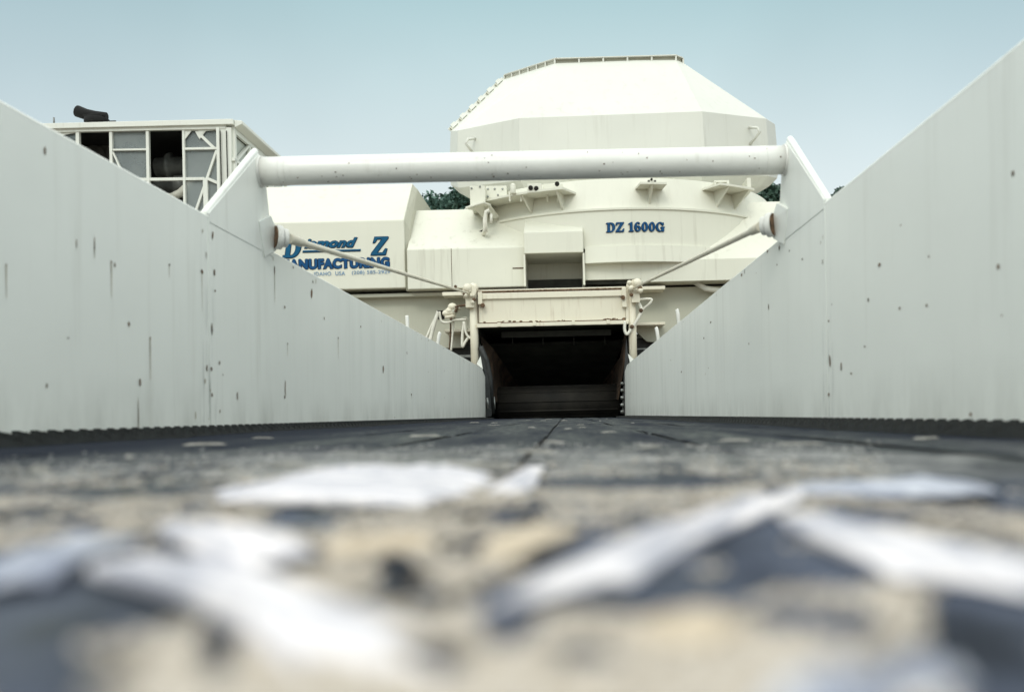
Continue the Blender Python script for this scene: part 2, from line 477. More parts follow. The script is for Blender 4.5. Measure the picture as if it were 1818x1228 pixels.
def side_wall(X, side, ZT, marks, endcut):
    mb = MB()
    o = X - side * TH
    # two welded sheets; the far one has its top corner cut off
    for (a, b) in ((Y0, YS - 0.0015), (YS + 0.0015, Y1)):
        prof = [(a, -0.06), (b, -0.06), (b, ZT - (endcut if b == Y1 else 0))]
        if b == Y1: prof.append((b - 0.35, ZT))
        else: prof.append((b, ZT))
        prof.append((a, ZT))
        mb.plate([(X, y, z) for y, z in prof], (-side * TH, 0, 0))
    # weld bead
    mb.tube([(X - side * 0.0042, YS, 0.0), (X - side * 0.0042, YS, ZT - 0.004)], 0.0036, 8)
    # folded lip along the top
    mb.tube([(X - side * 0.0045, Y0, ZT + 0.0005), (X - side * 0.0045, Y1 - 0.36, ZT + 0.0005)], 0.005, 10)
    wall_marks(mb, X, side, marks)
    extra = random.Random(5 if side > 0 else 9)
    for k in range(30 if side > 0 else 12):     # chips crowding along the lip, the seam and the far end
        where = k % 3
        d = extra.uniform(2.4, 8) if where == 0 else (YS + extra.gauss(0, 0.05) if where == 1 else extra.uniform(4, 9.5))
        z = ZT - abs(extra.gauss(0, 0.02)) - 0.008 if where == 0 else extra.uniform(0.03, ZT - 0.03)
        r1, r2 = extra.uniform(0.0015, 0.004) * (0.6 + 0.25 * d), extra.uniform(0.002, 0.010)
        mb.add([(X + side * 0.0012, d + r1 * math.cos(2 * math.pi * q / 6), z + r2 * math.sin(2 * math.pi * q / 6)) for q in range(6)], [list(range(6))], 1 if extra.random() < 0.6 else 2)
    return mb.build("side_wall", [WALL, RUST, STAIN], conv)

lm = [(79,268,5,22,0),(248,678,5,16,0),(228,575,5,11,0),(82,684,4,12,0),(358,482,6,9,0),(380,483,4,16,0),(377,418,3,20,.3),
      (167,436,2,40,0),(135,432,2,20,0),(375,655,4,10,0),(376,700,3,10,0),(376,585,3,26,0),(421,703,3,24,0),(506,690,2,40,0),
      (680,655,3,20,0),(553,520,4,22,.2),(505,545,3,6,0),(505,705,3,8,0),(197,465,3,5,0),(203,470,3,10,0),(300,470,3,5,0),
      (487,480,2,22,0),(520,475,2,7,0),(555,500,2,7,0),(575,565,2,8,0),(600,600,2,5,0),(640,580,2,5,0),(730,700,2,4,0),(266,600,3,6,0),(120,600,3,5,0),
      (395,665,2,4,0),(10,470,3,5,0),(245,740,1.5,90,0),(390,730,2,8,0),(510,610,2,5,0)]
side_wall(XL, 1, ZL, lm, 0.075)
rm = [(1562,470,6,10,0),(1773,473,6,12,0),(1799,308,6,12,0),(1598,547,4,8,0),(1646,542,4,8,0),(1512,663,4,5,0),(1536,615,4,5,0),
      (1542,532,3,9,0),(1472,700,4,8,0),(1474,640,3,26,.3),(1472,570,3,6,0),(1384,440,3,9,0),(1363,446,3,8,0),(1317,488,3,6,0),(1262,572,3,5,0),
      (1365,545,2,14,0),(1425,460,3,4,0),(1402,445,2,5,0),(1380,470,2,4,0),(1250,600,2,5,0),(1724,735,5,8,0),(1494,650,3,20,0),(1650,455,3,6,0),
      (1210,660,2,4,0),(1330,610,2,4,0),(1780,560,3,5,0),(1600,400,3,4,0)]
side_wall(XR, -1, ZR, rm, 0.055)

# belt: five long strips with open seams, slightly uneven, with lap joints
bb = MB()
edges = [XL + 0.004, -0.60, -0.42, -0.225, -0.036, 0.165, 0.36, 0.51, XR - 0.004]
ys = [Y0 + (0.02 if i == 0 else 0) + (Y1 - 0.02 - Y0) * i / 160 for i in range(161)]
for s in range(len(edges) - 1):
    a, c = edges[s] + 0.003, edges[s+1] - 0.003
    nx = 6
    vs = []; fs = []
    for j, y in enumerate(ys):
        for i in range(nx + 1):
            x = a + (c - a) * i / nx
            edge = -0.004 if i in (0, nx) else 0
            sag = -0.0016 * (1 - abs(i / nx * 2 - 1) ** 2) * 0.5
            vs.append((x, y, edge + sag + 0.0012 * math.sin(y * 3.1 + s * 1.7) + random.uniform(-0.0006, 0.0006) - (0.004 if j % 40 == 0 else 0)))
    for j in range(len(ys) - 1):
        for i in range(nx):
            k = j * (nx + 1) + i
            fs.append((k, k + 1, k + nx + 2, k + nx + 1))
    bb.add(vs, fs, 0, True)
bb.box(XL + 0.001, XR - 0.001, Y0, Y1 - 0.03, -0.05, -0.012, 1)
belt = bb.build("belt", [BELT, BLACK], conv, recalc=False)

# saw-toothed rubber skirts along the foot of both walls
def skirt(X, side, zt):
    mb = MB()
    for row in range(4):
        x0 = X + side * (0.002 + row * 0.034)
        pts = []
        y = -0.3 + row * 0.013
        pitch = 0.05
        z1, z2 = zt + 0.001 - row * 0.002, zt - 0.010 - row * 0.002
        top = []
        while y < 9.7:
            top.append((y, z1)); top.append((y + pitch - 0.004, z2)); y += pitch
        for k in range(0, len(top), 2):
            (ya, za), (yb, zb) = top[k], top[k+1]
            mb.plate([(x0, ya, -0.012), (x0, yb + 0.004, -0.012), (x0, yb + 0.004, zb), (x0, ya, za)], (side * 0.012, 0, 0))
    return mb.build("toothed_skirt", BLACK, conv)
skirt(XL, 1, 0.0185)
skirt(XR, -1, 0.0200)

# upright ears that carry the crossbar
def ear(X, side, ZT, dz):
    mb = MB()
    prof = [(YS + 0.005, ZT + 0.012), (2.615, 0.792 + dz), (2.645, 0.812 + dz), (2.672, 0.806 + dz), (2.70, 0.76 + dz), (2.768, ZT - 0.012), (YS + 0.012, ZT - 0.012)]
    mb.plate([(X + side * 0.0015, y, z) for y, z in prof], (-side * 0.024, 0, 0))
    # round bar welded along the sloping front edge
    mb.tube([(X - side * 0.010, YS + 0.0, ZT + 0.006), (X - side * 0.010, 2.612, 0.796 + dz), (X - side * 0.010, 2.645, 0.818 + dz)], 0.010, 10)
    o = mb.build("upright_ear", WALL, conv, bevel=0.002)
    return o
ear(XL, 1, ZL, 0.0)
ear(XR, -1, ZR, 0.018)

cb = MB()
cb.tube([(XL - 0.002, 2.66, 0.762), (XL + 0.10, 2.66, 0.7635), (0.5*(XL+XR), 2.66, 0.7705), (XR - 0.10, 2.66, 0.7775), (XR + 0.002, 2.66, 0.779)], 0.0415, 40)
for xx, zz in ((XL + 0.004, 0.7622), (XR - 0.004, 0.7788)):
    cb.tube([(xx - 0.004, 2.66, zz), (xx + 0.004, 2.66, zz)], 0.0455, 32)
for xx in (XL + 0.062, XL + 0.080, XR - 0.060):
    z = 0.762 + (xx - XL) / (XR - XL) * 0.017
    cb.tube([(xx - 0.0008, 2.66, z), (xx + 0.0008, 2.66, z)], 0.0421, 40, 0)
for k in range(46):
    xx = random.uniform(XL + 0.02, XR - 0.02); a = random.choice([random.uniform(-0.9, 0.9), random.uniform(-1.2, -0.6)])
    z0 = 0.762 + (xx - XL) / (XR - XL) * 0.017
    r = 0.0419; w = random.uniform(0.001, 0.0035); h = random.uniform(0.03, 0.09) if random.random() < 0.3 else random.uniform(0.02, 0.05)
    pts = []
    for q in range(6):
        b = 2 * math.pi * q / 6
        aa = a + h * math.sin(b); pts.append((xx + w * math.cos(b), 2.66 - r * math.cos(aa), z0 + r * math.sin(aa)))
    cb.add(pts, [list(range(6))], 1)
cb.build("crossbar", [PIPE, RUST], conv)

def ring_disc(mb, c, ax, r, w, mat=0, n=24):
    ax = Vector(ax).normalized(); c = Vector(c)
    mb.tube([c - ax * w / 2, c + ax * w / 2], r, n, mat)

def tie_rod(S, E, side):
    S = Vector(S); E = Vector(E); ax = (E - S).normalized()
    tilt = Vector((side * 0.78, 0.52, -0.02)).normalized()
    mb = MB()
    X = XL if side > 0 else XR
    # lug welded on the ear
    c = Vector((X, S.y - 0.03, S.z + 0.004))
    pts = [c + Vector((side * 0.004, -0.06, 0.030)), c + Vector((side * 0.022, -0.005, 0.060)), c + Vector((side * 0.034, 0.03, 0.01)),
           c + Vector((side * 0.026, 0.03, -0.04)), c + Vector((side * 0.004, -0.012, -0.068))]
    mb.plate(pts, (-side * 0.02, 0.012, 0))
    mb.build("rod_lug", WALL, conv, bevel=0.003)
    b2 = MB()
    ring_disc(b2, c + tilt * 0.030, tilt, 0.033, 0.004, 1)
    ring_disc(b2, c + tilt * 0.041, tilt, 0.036, 0.018, 0)
    ring_disc(b2, c + tilt * 0.0515, tilt, 0.026, 0.003, 1)
    ring_disc(b2, c + tilt * 0.060, tilt, 0.028, 0.014, 0)
    for q in b2.pieces():
        mi = q.m[0]; q.m = [0] * len(q.m)
        q.build("bushing", [PIPE, RUST][mi], conv, bevel=0.0015)
    st = c + tilt * 0.07
    mb = MB()
    ax = (E - st).normalized()
    mb.tube([st - ax * 0.0, st + ax * 0.16, st + ax * 0.18, E], [0.016, 0.014, 0.0105, 0.0115], 16)
    mb.build("tie_rod", BEAM, conv)
RODL = P(833, 521, 10.02); RODR = P(1126, 511, 10.02)
tie_rod(P(492, 424, 2.72), RODL, 1)
tie_rod(P(1384, 402, 2.72), RODR, -1)

# bent pins standing on the far ends of the walls
def pin(px, pyb, pyt, lean, X):
    u = (px - VX) / F
    d = abs(X) / abs(u)
    a = P(px, pyb + 14, d); b = P(px + lean * 0.55, 0.4*pyb + 0.6*pyt, d); c = P(px + lean, pyt, d)
    mb = MB()
    r = 3.2 / F * d
    mb.tube([a, b, (b + c) / 2 + Vector((0, 0, 0.006)), c], [r, r, r, r * 0.9], 10)
    mb.build("bent_pin", PIPE, conv)
pin(724, 584, 560, -2, XL - 0.03); pin(776, 604, 590, 6, XL - 0.03)
pin(1206, 566, 549, -5, XR + 0.03); pin(1170, 598, 581, -6, XR + 0.03)
# little gussets at the very end of both walls
gm = MB()
gm.plate([P(846, 646, 9.96), P(853, 632, 9.96), P(857, 655, 9.96)], (0, 0.03, 0))
gm.build("end_gusset", WALL, conv)
gm = MB()
gm.plate([P(1119, 645, 9.96), P(1115, 628, 9.96), P(1128, 640, 9.96)], (0, 0.03, 0))
gm.build("end_gusset", WALL, conv)
# tail frame under the trough
tf = MB()
for y in (0.2, 2.4, 4.8, 7.2, 9.4):
    tf.box(XL - 0.06, XR + 0.06, y, y + 0.12, -0.2, -0.062)
    for x in (XL - 0.02, XR - 0.08): tf.box(x, x + 0.1, y + 0.01, y + 0.11, GZ + 0.0, -0.19)
[q.build("support_frame", FRAMEP, conv) for q in tf.pieces()]

# ================================================================== GRINDER
MLOC = Vector((0.3, 12.6, GZ))
MROT = R(-0.75)
grinder = empty("tub_grinder", MLOC, (0, MROT, 0))
grinder['mesh_origin'] = tuple(MLOC)
tag(grinder, "huge cream white tub grinder with blue lettering and a faceted tub on top", "grinder machine")
Rinv = Matrix.Rotation(MROT, 3, 'Y').inverted()
def M(px, py, d):
    return MLOC + Rinv @ (P(px, py, d) - MLOC)
def mbox(mb, px0, py0, px1, py1, d0, depth, mat=0):
    pm = 0.5 * (px0 + px1)
    a = M(px0, py0, d0); b = M(px1, py1, d0); a.z = M(pm, py0, d0).z; b.z = M(pm, py1, d0).z
    mb.box(min(a.x, b.x), max(a.x, b.x), d0, d0 + depth, min(a.z, b.z), max(a.z, b.z), mat)
def G(mb, name, mats, bevel=0.0, parent=None, recalc=True):
    o = mb.build(name, mats, grinder, bevel, recalc=recalc)
    if parent is not None:
        o.parent = parent; o.location = (0, 0, 0)
    return o

def each(mb, name, mats, bevel=0.0, parent=None, second=None):
    mats = mats if isinstance(mats, (list, tuple)) else [mats]
    for q in mb.pieces():
        mi = q.m[0]; q.m = [0] * len(q.m)
        G(q, second if (mi and second) else name, mats[mi], bevel, parent)
AX = M(1087, 371, 12.72); AXX = AX.x; AXD = 12.72
def zat(px, py, d): return M(px, py, d).z
def xat(px, py, d): return M(px, py, d).x

# ---- lower body: profile with a vertical apron and a sloping upper panel
D0 = 10.55
zA = zat(800, 512, D0); zB = zat(800, 441, D0); zC = zat(800, 372, 11.25)
zAr = zat(1200, 499, D0)
def body_piece(x0, x1, zbot, zB=zB):
    prof = [(D0, zbot), (D0, zB), (11.25, zC), (15.0, zC), (15.0, zbot)]
    mb = MB()
    mb.hull([[(x0, y, z) for y, z in prof], [(x1, y, z) for y, z in prof]])
    return mb
xl0 = xat(722, 440, D0); xc0 = xat(932, 470, D0); xc1 = xat(1036, 470, D0)
bl = body_piece(xl0, xc0, zA)
xs_ = xat(801, 440, D0)
body = G(bl, "body", CREAM, 0.012)
seam = MB(); seam.box(xs_ - 0.003, xs_ + 0.003, D0 - 0.002, D0 + 0.01, zA, zB)
for dx in (-0.06, 0.04):
    seam.tube([(xs_ + dx, D0 - 0.012, zA + 0.02), (xs_ + dx, D0 + 0.01, zA + 0.02)], 0.018, 8)
seam.box(xat(910, 475, D0), xat(930, 475, D0), D0 - 0.006, D0 + 0.01, zat(920, 477, D0), zat(920, 475, D0))
each(seam, "panel_seam", DARKRUST, 0, body)
zBr = zat(1290, 459, D0); xn = xat(1137, 480, D0)
br = body_piece(xc1, xn, zat(1085, 496, D0), zBr)
br.f = br.f[:-1]; br.m.pop(); br.sm.pop(); br.p[-1] = (br.p[-1][0], len(br.f))
bq = body_piece(xn, xat(1500, 450, D0), zAr, zBr)
o_ = len(br.v); br.v += bq.v; br.f += [[o_ + i for i in f] for f in bq.f]; br.m += bq.m; br.sm += bq.sm
G(br, "body", CREAM)
# middle: chute box over a recess
mid = MB()
zt0 = zat(984, 411, 10.4); zt1 = zat(984, 386, 10.75); zr = zat(984, 449, 10.4)
mid.hull([[(xc0 + 0.001, y, z) for y, z in ((10.4, zr), (10.4, zt0), (10.8, zt1), (15, zt1), (15, zr))],
          [(xc1 - 0.001, y, z) for y, z in ((10.4, zr), (10.4, zt0), (10.8, zt1), (15, zt1), (15, zr))]])
# cheeks of the recess
for x in (xc0, xc1):
    s = 0.012
    mid.box(x - s, x + s, 10.41, 11.6, zat(984, 507, 10.4), zr - 0.004)
G(mid, "chute_box", CREAM, 0.008)
rec = MB()
rec.box(xc0 + 0.013, xc1 - 0.013, 11.15, 11.2, zat(984, 497, 11.15), zr + 0.2)
G(rec, "recess_panel", CREAM)
rec = MB()
rec.box(xc0 + 0.013, xc1 - 0.013, 11.05, 11.14, zA - 0.35, zat(984, 496, 11.05))
G(rec, "recess_sill", DARK)

# ---- round tub base
def cyl_pt(a, r): return (AXX + r * math.sin(a), AXD - r * math.cos(a))
def lathe(mb, prof, a0=-math.pi, a1=math.pi, n=96, mat=0):
    closed = abs(a1 - a0 - 2 * math.pi) < 1e-6
    vs = []; fs = []
    for i in range(n + 1):
        a = a0 + (a1 - a0) * i / n
        for r, z in prof:
            x, y = cyl_pt(a, r); vs.append((x, y, z))
    k = len(prof)
    for i in range(n):
        for j in range(k - 1):
            fs.append((i*k+j, (i+1)*k+j, (i+1)*k+j+1, i*k+j+1))
    mb.add(vs, fs, mat, False)
RB = AXD - 10.45
zs = zat(1087, 371, 10.45)                    # welded seam
zl = zat(1087, 437, 10.45); zl2 = zat(1087, 465, 10.4)
ztop = zat(1087, 318, 10.6)
drum = MB()
lathe(drum, [(RB - 0.3, zl - 0.015), (RB, zl - 0.015), (RB, zs - 0.015), (RB + 0.018, zs - 0.012), (RB + 0.018, zs + 0.012), (RB - 0.02, zs + 0.016), (RB - 0.12, ztop), (RB - 0.6, ztop)], n=128)
drumo = G(drum, "tub_base", CREAM)
for p in drumo.data.polygons: p.use_smooth = False
skirt_ = MB()
a0 = math.asin((xc1 + 0.02 - AXX) / (RB + 0.03)); a1 = 0.98
lathe(skirt_, [(RB - 0.2, zl2), (RB + 0.045, zl2), (RB + 0.030, zl), (RB + 0.001, zl + 0.004)], a0, a1, 40)
G(skirt_, "base_skirt", [CREAM, FRAMEP])

# roller shelves with gussets round the base
def shelf(name, pxa, pxb, py, depth_px=0.26, gussets=(), box=None, ghigh=0.25):
    mb = MB()
    d = 10.5
    xa = xat(pxa, py, d); xb = xat(pxb, py, d)
    aa = math.asin(max(-1, min(1, (xa - AXX) / RB))); ab = math.asin(max(-1, min(1, (xb - AXX) / RB)))
    am = 0.5 * (aa + ab)
    xm, ym = cyl_pt(am, RB + depth_px)
    z = zat(0.5 * (pxa + pxb), py, ym)
    n = 10
    inner = [cyl_pt(aa + (ab - aa) * i / n, RB - 0.12) for i in range(n + 1)]
    outer = [cyl_pt(ab - (ab - aa) * (0.08 + 0.84 * i / n), RB + depth_px) for i in range(n + 1)]
    mb.plate([(x, y, z) for x, y in inner + outer], (0, 0, 0.025))
    for gpx in gussets:
        ag = math.asin(max(-1, min(1, (xat(gpx, py, d) - AXX) / RB)))
        p0 = cyl_pt(ag, RB - 0.1); p1 = cyl_pt(ag, RB + depth_px * 0.9)
        t = Vector((math.cos(ag), math.sin(ag), 0)) * 0.02
        mb.plate([Vector((p0[0], p0[1], z)) - t/2, Vector((p1[0], p1[1], z)) - t/2, Vector((p0[0], p0[1], z - ghigh)) - t/2], t)
    o = G(mb, name, CREAM)
    return z, am, o
z1_, am1, sh1 = shelf("roller_shelf", 866, 1022, 345, 0.22, (940, 997))
z2_, am2, sh2 = shelf("roller_shelf", 1128, 1180, 327, 0.17, (1153,))
z3_, am3, sh3 = shelf("roller_shelf", 1258, 1335, 333, 0.21, (1283, 1322))
# roller housings, knobs and bolts on the shelves
def stub(mb, px, py, d, r, l, mat=0): 
    c = M(px, py, d); mb.tube([c, c + Vector((0, l, 0))], r, 12, mat)
rh = MB()
mbox(rh, 936, 326, 962, 342, 10.45, 0.25); mbox(rh, 964, 326, 1000, 340, 10.52, 0.2)
for q in ((942, 333), (952, 334), (989, 326)): stub(rh, q[0], q[1], 10.43, 0.027, 0.03, 1)
c = M(911, 344, 10.55); rh.tube([c, c + Vector((0, 0, 0.09))], 0.032, 12); rh.ball(c + Vector((0, 0, 0.09)), 0.032)
for q in (905, 925, 972, 990): 
    c = M(q, 346, 10.6); rh.tube([c + Vector((0,0,-0.08)), c + Vector((0, 0, 0.03))], 0.012, 8)
each(rh, "roller_housing", [CREAM, GAP], 0.006, sh1, "bolt")
rh = MB()
mbox(rh, 1150, 317, 1166, 325, 10.4, 0.2)
for q in ((1152, 322), (1157, 318), (1163, 322)): stub(rh, q[0], q[1], 10.38, 0.014, 0.03, 1)
each(rh, "roller_housing", [CREAM, GAP], 0.006, sh2, "bolt")
rh = MB()
mbox(rh, 1268, 322, 1272, 336, 10.7, 0.25); mbox(rh, 1290, 322, 1295, 336, 10.7, 0.25); mbox(rh, 1268, 320, 1295, 324, 10.7, 0.25)
mbox(rh, 1326, 316, 1334, 340, 10.9, 0.3)
stub(rh, 1320, 335, 10.85, 0.02, 0.05, 1)
rh.box(xat(1272, 330, 10.9), xat(1290, 330, 10.9), 10.88, 10.9, zat(1280, 334, 10.9), zat(1280, 324, 10.9), 1)
each(rh, "roller_housing", [CREAM, GAP], 0.006, sh3, "bolt")
# big drive bracket at the left
bk = MB()
mbox(bk, 834, 330, 862, 366, 10.75, 0.5)
mbox(bk, 862.5, 330, 900, 352, 10.95, 0.3)
pl = [M(826, 371, 10.6), M(858, 361, 10.55), M(872, 366, 10.7), M(840, 374, 11.2)]
bk.plate(pl, (0, 0, 0.025))
bk.plate([M(839, 369, 10.7), M(856, 363, 10.7), M(862, 385, 10.9), M(858, 388, 10.9)], (0.02, 0.02, 0))
bk.plate([M(858, 362, 10.68), M(866, 360, 10.78), M(884, 384, 10.95), M(876, 388, 10.9)], (0.02, 0.03, 0))
for (qx, qy) in ((837, 334), (852, 331), (866, 335), (878, 335), (892, 335), (866, 349), (884, 346)):
    stub(bk, qx, qy, 10.735 if qx < 862 else 10.935, 0.012, 0.03, 1)
drv = G(bk, "drive_bracket", [CREAM, STEEL], 0.006)
pp = MB()
pp.tube([M(869, 374, 10.6), M(863, 376, 10.6), M(861, 390, 10.6), M(862, 408, 10.6), M(858, 415, 10.75)], 0.026, 12)
pp.tube([M(872, 380, 10.62), M(872, 396, 10.62)], 0.018, 10)
each(pp, "drain_pipe", HOSE)
pp = MB()
pp.plate([M(848, 412, 10.84), M(856, 408, 10.8), M(866, 411, 10.82), M(857, 417, 10.87)], (0, 0.05, 0.0))
G(pp, "pipe_hole", GAP)

# ---- the faceted tub, tipped a little towards the camera
def tubpt(px, py, d): return M(px, py, d)
top_f = [(800, 233, 12.7), (813, 232, 11.95), (922, 210, 11.0), (1247, 198, 11.0), (1360, 211, 11.95), (1376, 221, 12.7)]
topr = [M(*q) for q in top_f]
back = []
cxm = 0.5 * (topr[0].x + topr[-1].x)
zslope = (topr[0].z - topr[2].z) / (topr[0].y - topr[2].y)
for (hx, dd) in ((2.05, 13.9), (1.15, 14.8), (-1.15, 14.8), (-2.05, 13.9)):
    back.append(Vector((cxm + hx, dd, topr[2].z + zslope * (dd - 11.0))))
ring_top = topr + back
def down(ring, dz, k=1.0):
    c = sum(ring, Vector()) / len(ring)
    return [Vector((c.x + (p.x - c.x) * k, c.y + (p.y - c.y) * k, p.z - dz)) for p in ring]
ring_bot = down(ring_top, 0.62, 1.015)
under = down(ring_top, 0.96, 0.885)
rim_f = [(895, 141, 13.3), (985, 113, 11.9), (1130, 107.5, 11.9), (1200, 107, 11.9), (1213, 112, 12.0)]
rim = [M(*q) for q in rim_f]
rim_back = [Vector((1.62, 14.0, rim[1].z + 0.25)), Vector((-0.2, 14.4, rim[1].z + 0.28)), Vector((-0.8, 14.0, rim[0].z + 0.02))]
tub = MB()
n = len(ring_top)
tub.hull([under, down(ring_top, 0.87, 0.955), down(ring_top, 0.76, 1.005), ring_bot, ring_top], caps=False)
tub.add(under, [list(range(n))[::-1]])
# sloping hood facets
a = ring_top
tub.add([a[0], a[1], a[2], a[3], a[4], a[5], *rim, *back, *rim_back],
        [(0, 1, 7, 6), (1, 2, 7), (2, 3, 9, 8, 7), (3, 4, 10, 9), (4, 5, 10), (5, 11, 15, 10), (11, 12, 15), (12, 13, 16, 15), (13, 14, 17, 16), (14, 0, 6, 17)])
tubo = G(tub, "tub", TUBP)
# rim angle with small stiffeners, and the bolted flange down the left edge
rg = MB()
rimpath = [rim[0], rim[1], rim[3], rim[4]]
for p, q in zip(rimpath[:-1], rimpath[1:]):
    up = Vector((0, 0, 0.055))
    rg.plate([p + Vector((0, 0.03, 0)), q + Vector((0, 0.03, 0)), q + Vector((0, 0.03, 0)) + up, p + Vector((0, 0.03, 0)) + up], (0, 0.03, 0), 1)
    rg.plate([p + up + Vector((0, -0.02, 0)), q + up + Vector((0, -0.02, 0)), q + up + Vector((0, 0.09, 0)), p + up + Vector((0, 0.09, 0))], (0, 0, 0.012), 0)
    nseg = max(1, int((q - p).length / 0.27))
    for k in range(nseg + 1):
        c = p.lerp(q, k / nseg)
        rg.box(c.x - 0.011, c.x + 0.011, c.y - 0.012, c.y + 0.028, c.z - 0.03, c.z + 0.054)
G(rg, "rim_flange", [TUBP, FRAMEP], parent=tubo)
fl = MB()
p, q = rim[0], ring_top[0]
dirn = (q - p).normalized(); nrm = Vector((-dirn.z, 0, dirn.x)).normalized()
if nrm.x > 0: nrm = -nrm
fl.plate([p, q, q + nrm * 0.05, p + nrm * 0.05], (0, 0.02, 0))
for k in range(6):
    c = p.lerp(q, (k + 0.5) / 6)
    fl.plate([c + dirn * -0.07, c + dirn * 0.05, c + nrm * 0.06 + dirn * 0.03, c + nrm * 0.06 - dirn * 0.05], (0, -0.03, 0), 0)
    fl.plate([c + dirn * 0.05 - nrm*0.02, c + dirn * 0.08 - nrm*0.02, c + dirn * 0.08 + nrm * 0.04, c + dirn * 0.05 + nrm * 0.04], (0, -0.034, 0), 1)
G(fl, "bolted_flange", [TUBP, FRAMEP], parent=tubo)
for (px, py, sgn) in ((836, 258, -1), (1339, 238, 1)):
    lg = MB()
    d = 11.6
    c = M(px, py, d)
    lg.tube([c + Vector((sgn * -0.05, 0.05, 0.10)), c + Vector((sgn * 0.03, -0.06, 0.06)), c + Vector((sgn * 0.06, -0.06, 0.0)), c + Vector((sgn * -0.05, 0.05, -0.12))], 0.018, 8)
    G(lg, "lifting_lug", TUBP, parent=tubo)
# neck ring between the base and the tub
rb = MB()
lathe(rb, [(RB - 0.45, ztop - 0.02), (RB - 0.45, ztop + 0.12)], n=64)
G(rb, "tub_neck", FRAMEP)

# ---- engine hood left of the base (carries the lettering)
hd = MB()
HD = 10.62
zh0 = zat(600, 514, HD); zh1 = zat(600, 393, HD); zh2 = zat(600, 329, 11.3)
xh0 = xat(424, 450, HD); xh1 = xat(718, 420, HD)
hd.hull([[(xh0, y, z) for y, z in ((HD, zh0), (HD, zh1), (11.3, zh2), (13.2, zh2), (13.2, zh0))],
         [(xh1, y, z) for y, z in ((HD, zh0), (HD, zh1), (11.3, zh2), (13.2, zh2), (13.2, zh0))]])
hood = G(hd, "engine_hood", CREAM, 0.012)
es = MB()
es.hull([[(xh1 + 0.001, y, z) for y, z in ((HD + 0.03, zA), (HD + 0.03, zh1), (11.31, zh2 - 0.01), (13.0, zh2 - 0.02), (13.0, zA))],
         [(xh1 + 0.05, y, z) for y, z in ((HD + 0.09, zA), (HD + 0.09, zh1 - 0.1), (11.36, zh2 - 0.06), (13.0, zh2 - 0.06), (13.0, zA))]])
G(es, "hood_end_panel", FRAMEP)

# ---- engine house, far left, with framed screens
ED = 12.0
ztp = zat(250, 217, ED); zrf = zat(250, 224, ED); zg0 = zat(250, 230, ED); zbt = zat(300, 420, ED)
ex0 = xat(-90, 300, ED); ex1 = xat(411, 300, ED)
exr = xat(430, 300, ED) ; eyr = 14.3
house = MB()
zr2 = ztp + 0.06
house.box(ex0, ex1 + 0.05, ED - 0.05, eyr, zrf - 0.02, ztp)
house.hull([[(ex1 + 0.051, ED + 0.0, zrf - 0.05), (ex1 + 0.051, ED + 0.0, ztp), (ex1 + 0.15, ED + 0.02, ztp - 0.005), (ex1 + 0.15, ED + 0.02, ztp - 0.05)],
            [(ex1 + 0.051, eyr, zrf - 0.05), (ex1 + 0.051, eyr, ztp), (ex1 + 0.15, eyr, ztp - 0.005), (ex1 + 0.15, eyr, ztp - 0.05)]])
ho = G(house, "engine_house", HOUSEP, 0.006)
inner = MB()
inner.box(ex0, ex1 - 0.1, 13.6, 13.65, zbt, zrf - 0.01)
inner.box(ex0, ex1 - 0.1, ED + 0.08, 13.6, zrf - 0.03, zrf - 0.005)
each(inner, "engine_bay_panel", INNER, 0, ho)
fr = MB(); slits = MB()
def fbar(p0, p1, w=4, d=ED, th=0.05):
    a = M(p0[0], p0[1], d); b = M(p1[0], p1[1], d)
    t = (b - a); t.y = 0; t.normalize(); nvec = Vector((-t.z, 0, t.x)) * (w / F * d / 2)
    fr.plate([a + nvec, b + nvec, b - nvec, a - nvec], (0, th, 0))
fbar((60, 229), (400, 222), 13, ED - 0.012, 0.05)          # head rail
fbar((393, 222), (395, 400), 16, ED - 0.004, 0.06)
fbar((405.5, 226), (407.5, 410), 9, ED - 0.015, 0.06)          # corner post
fbar((386, 226), (389, 390), 5, ED - 0.03, 0.03)
fbar((137, 229), (139, 400), 6, ED)
for q_ in (390.5, 401.5):
    a = M(q_, 232, ED - 0.04); b = M(q_ + 2, 400, ED - 0.04); slits.box(a.x - 0.006, a.x + 0.006, ED - 0.036, ED - 0.03, b.z, a.z)
fbar((196, 230), (199, 400), 5, ED + 0.003)
fbar((261, 228), (264, 400), 5, ED + 0.003)
fbar((325, 227), (328, 400), 4, ED + 0.003)
fbar((200, 319), (362, 317), 5, ED + 0.009)
fbar((364, 316), (366, 400), 8, ED + 0.003)
fbar((366, 316), (390, 326), 5, ED + 0.006)
fbar((328, 264), (385, 263), 4, ED + 0.006)
fbar((384, 267), (340, 395), 4, ED + 0.012)
fbar((200, 266), (261, 265), 3, ED + 0.006)
fbar((200, 270), (222, 318), 3, ED + 0.012)
fbar((357, 241), (380, 263), 5, ED + 0.012)
# torn sheet-metal heads over the screens
fr.plate([M(328, 228, ED + 0.015), M(386, 226, ED + 0.015), M(386, 231, ED + 0.015), M(362, 233, ED + 0.015), M(357, 240, ED + 0.015), M(351, 232, ED + 0.015), M(340, 232, ED + 0.015), M(328, 248, ED + 0.015)], (0, 0.012, 0))
fr.plate([M(346, 233, ED + 0.02), M(366, 232, ED + 0.02), M(354, 247, ED + 0.02)], (0, 0.01, 0))
fr.plate([M(90, 232, ED + 0.015), M(133, 231, ED + 0.015), M(133, 236, ED + 0.015), M(112, 240, ED + 0.015), M(104, 250, ED + 0.015), M(90, 250, ED + 0.015)], (0, 0.012, 0))
G(fr, "front_frame", HOUSEP, parent=ho)
each(slits, "door_slit", GAP, 0, ho)
def screen(pts, d, name="window_screen"):
    mb = MB(); mb.plate([M(x, y, d) for x, y in pts], (0, 0.006, 0)); return G(mb, name, SCREEN, parent=ho)
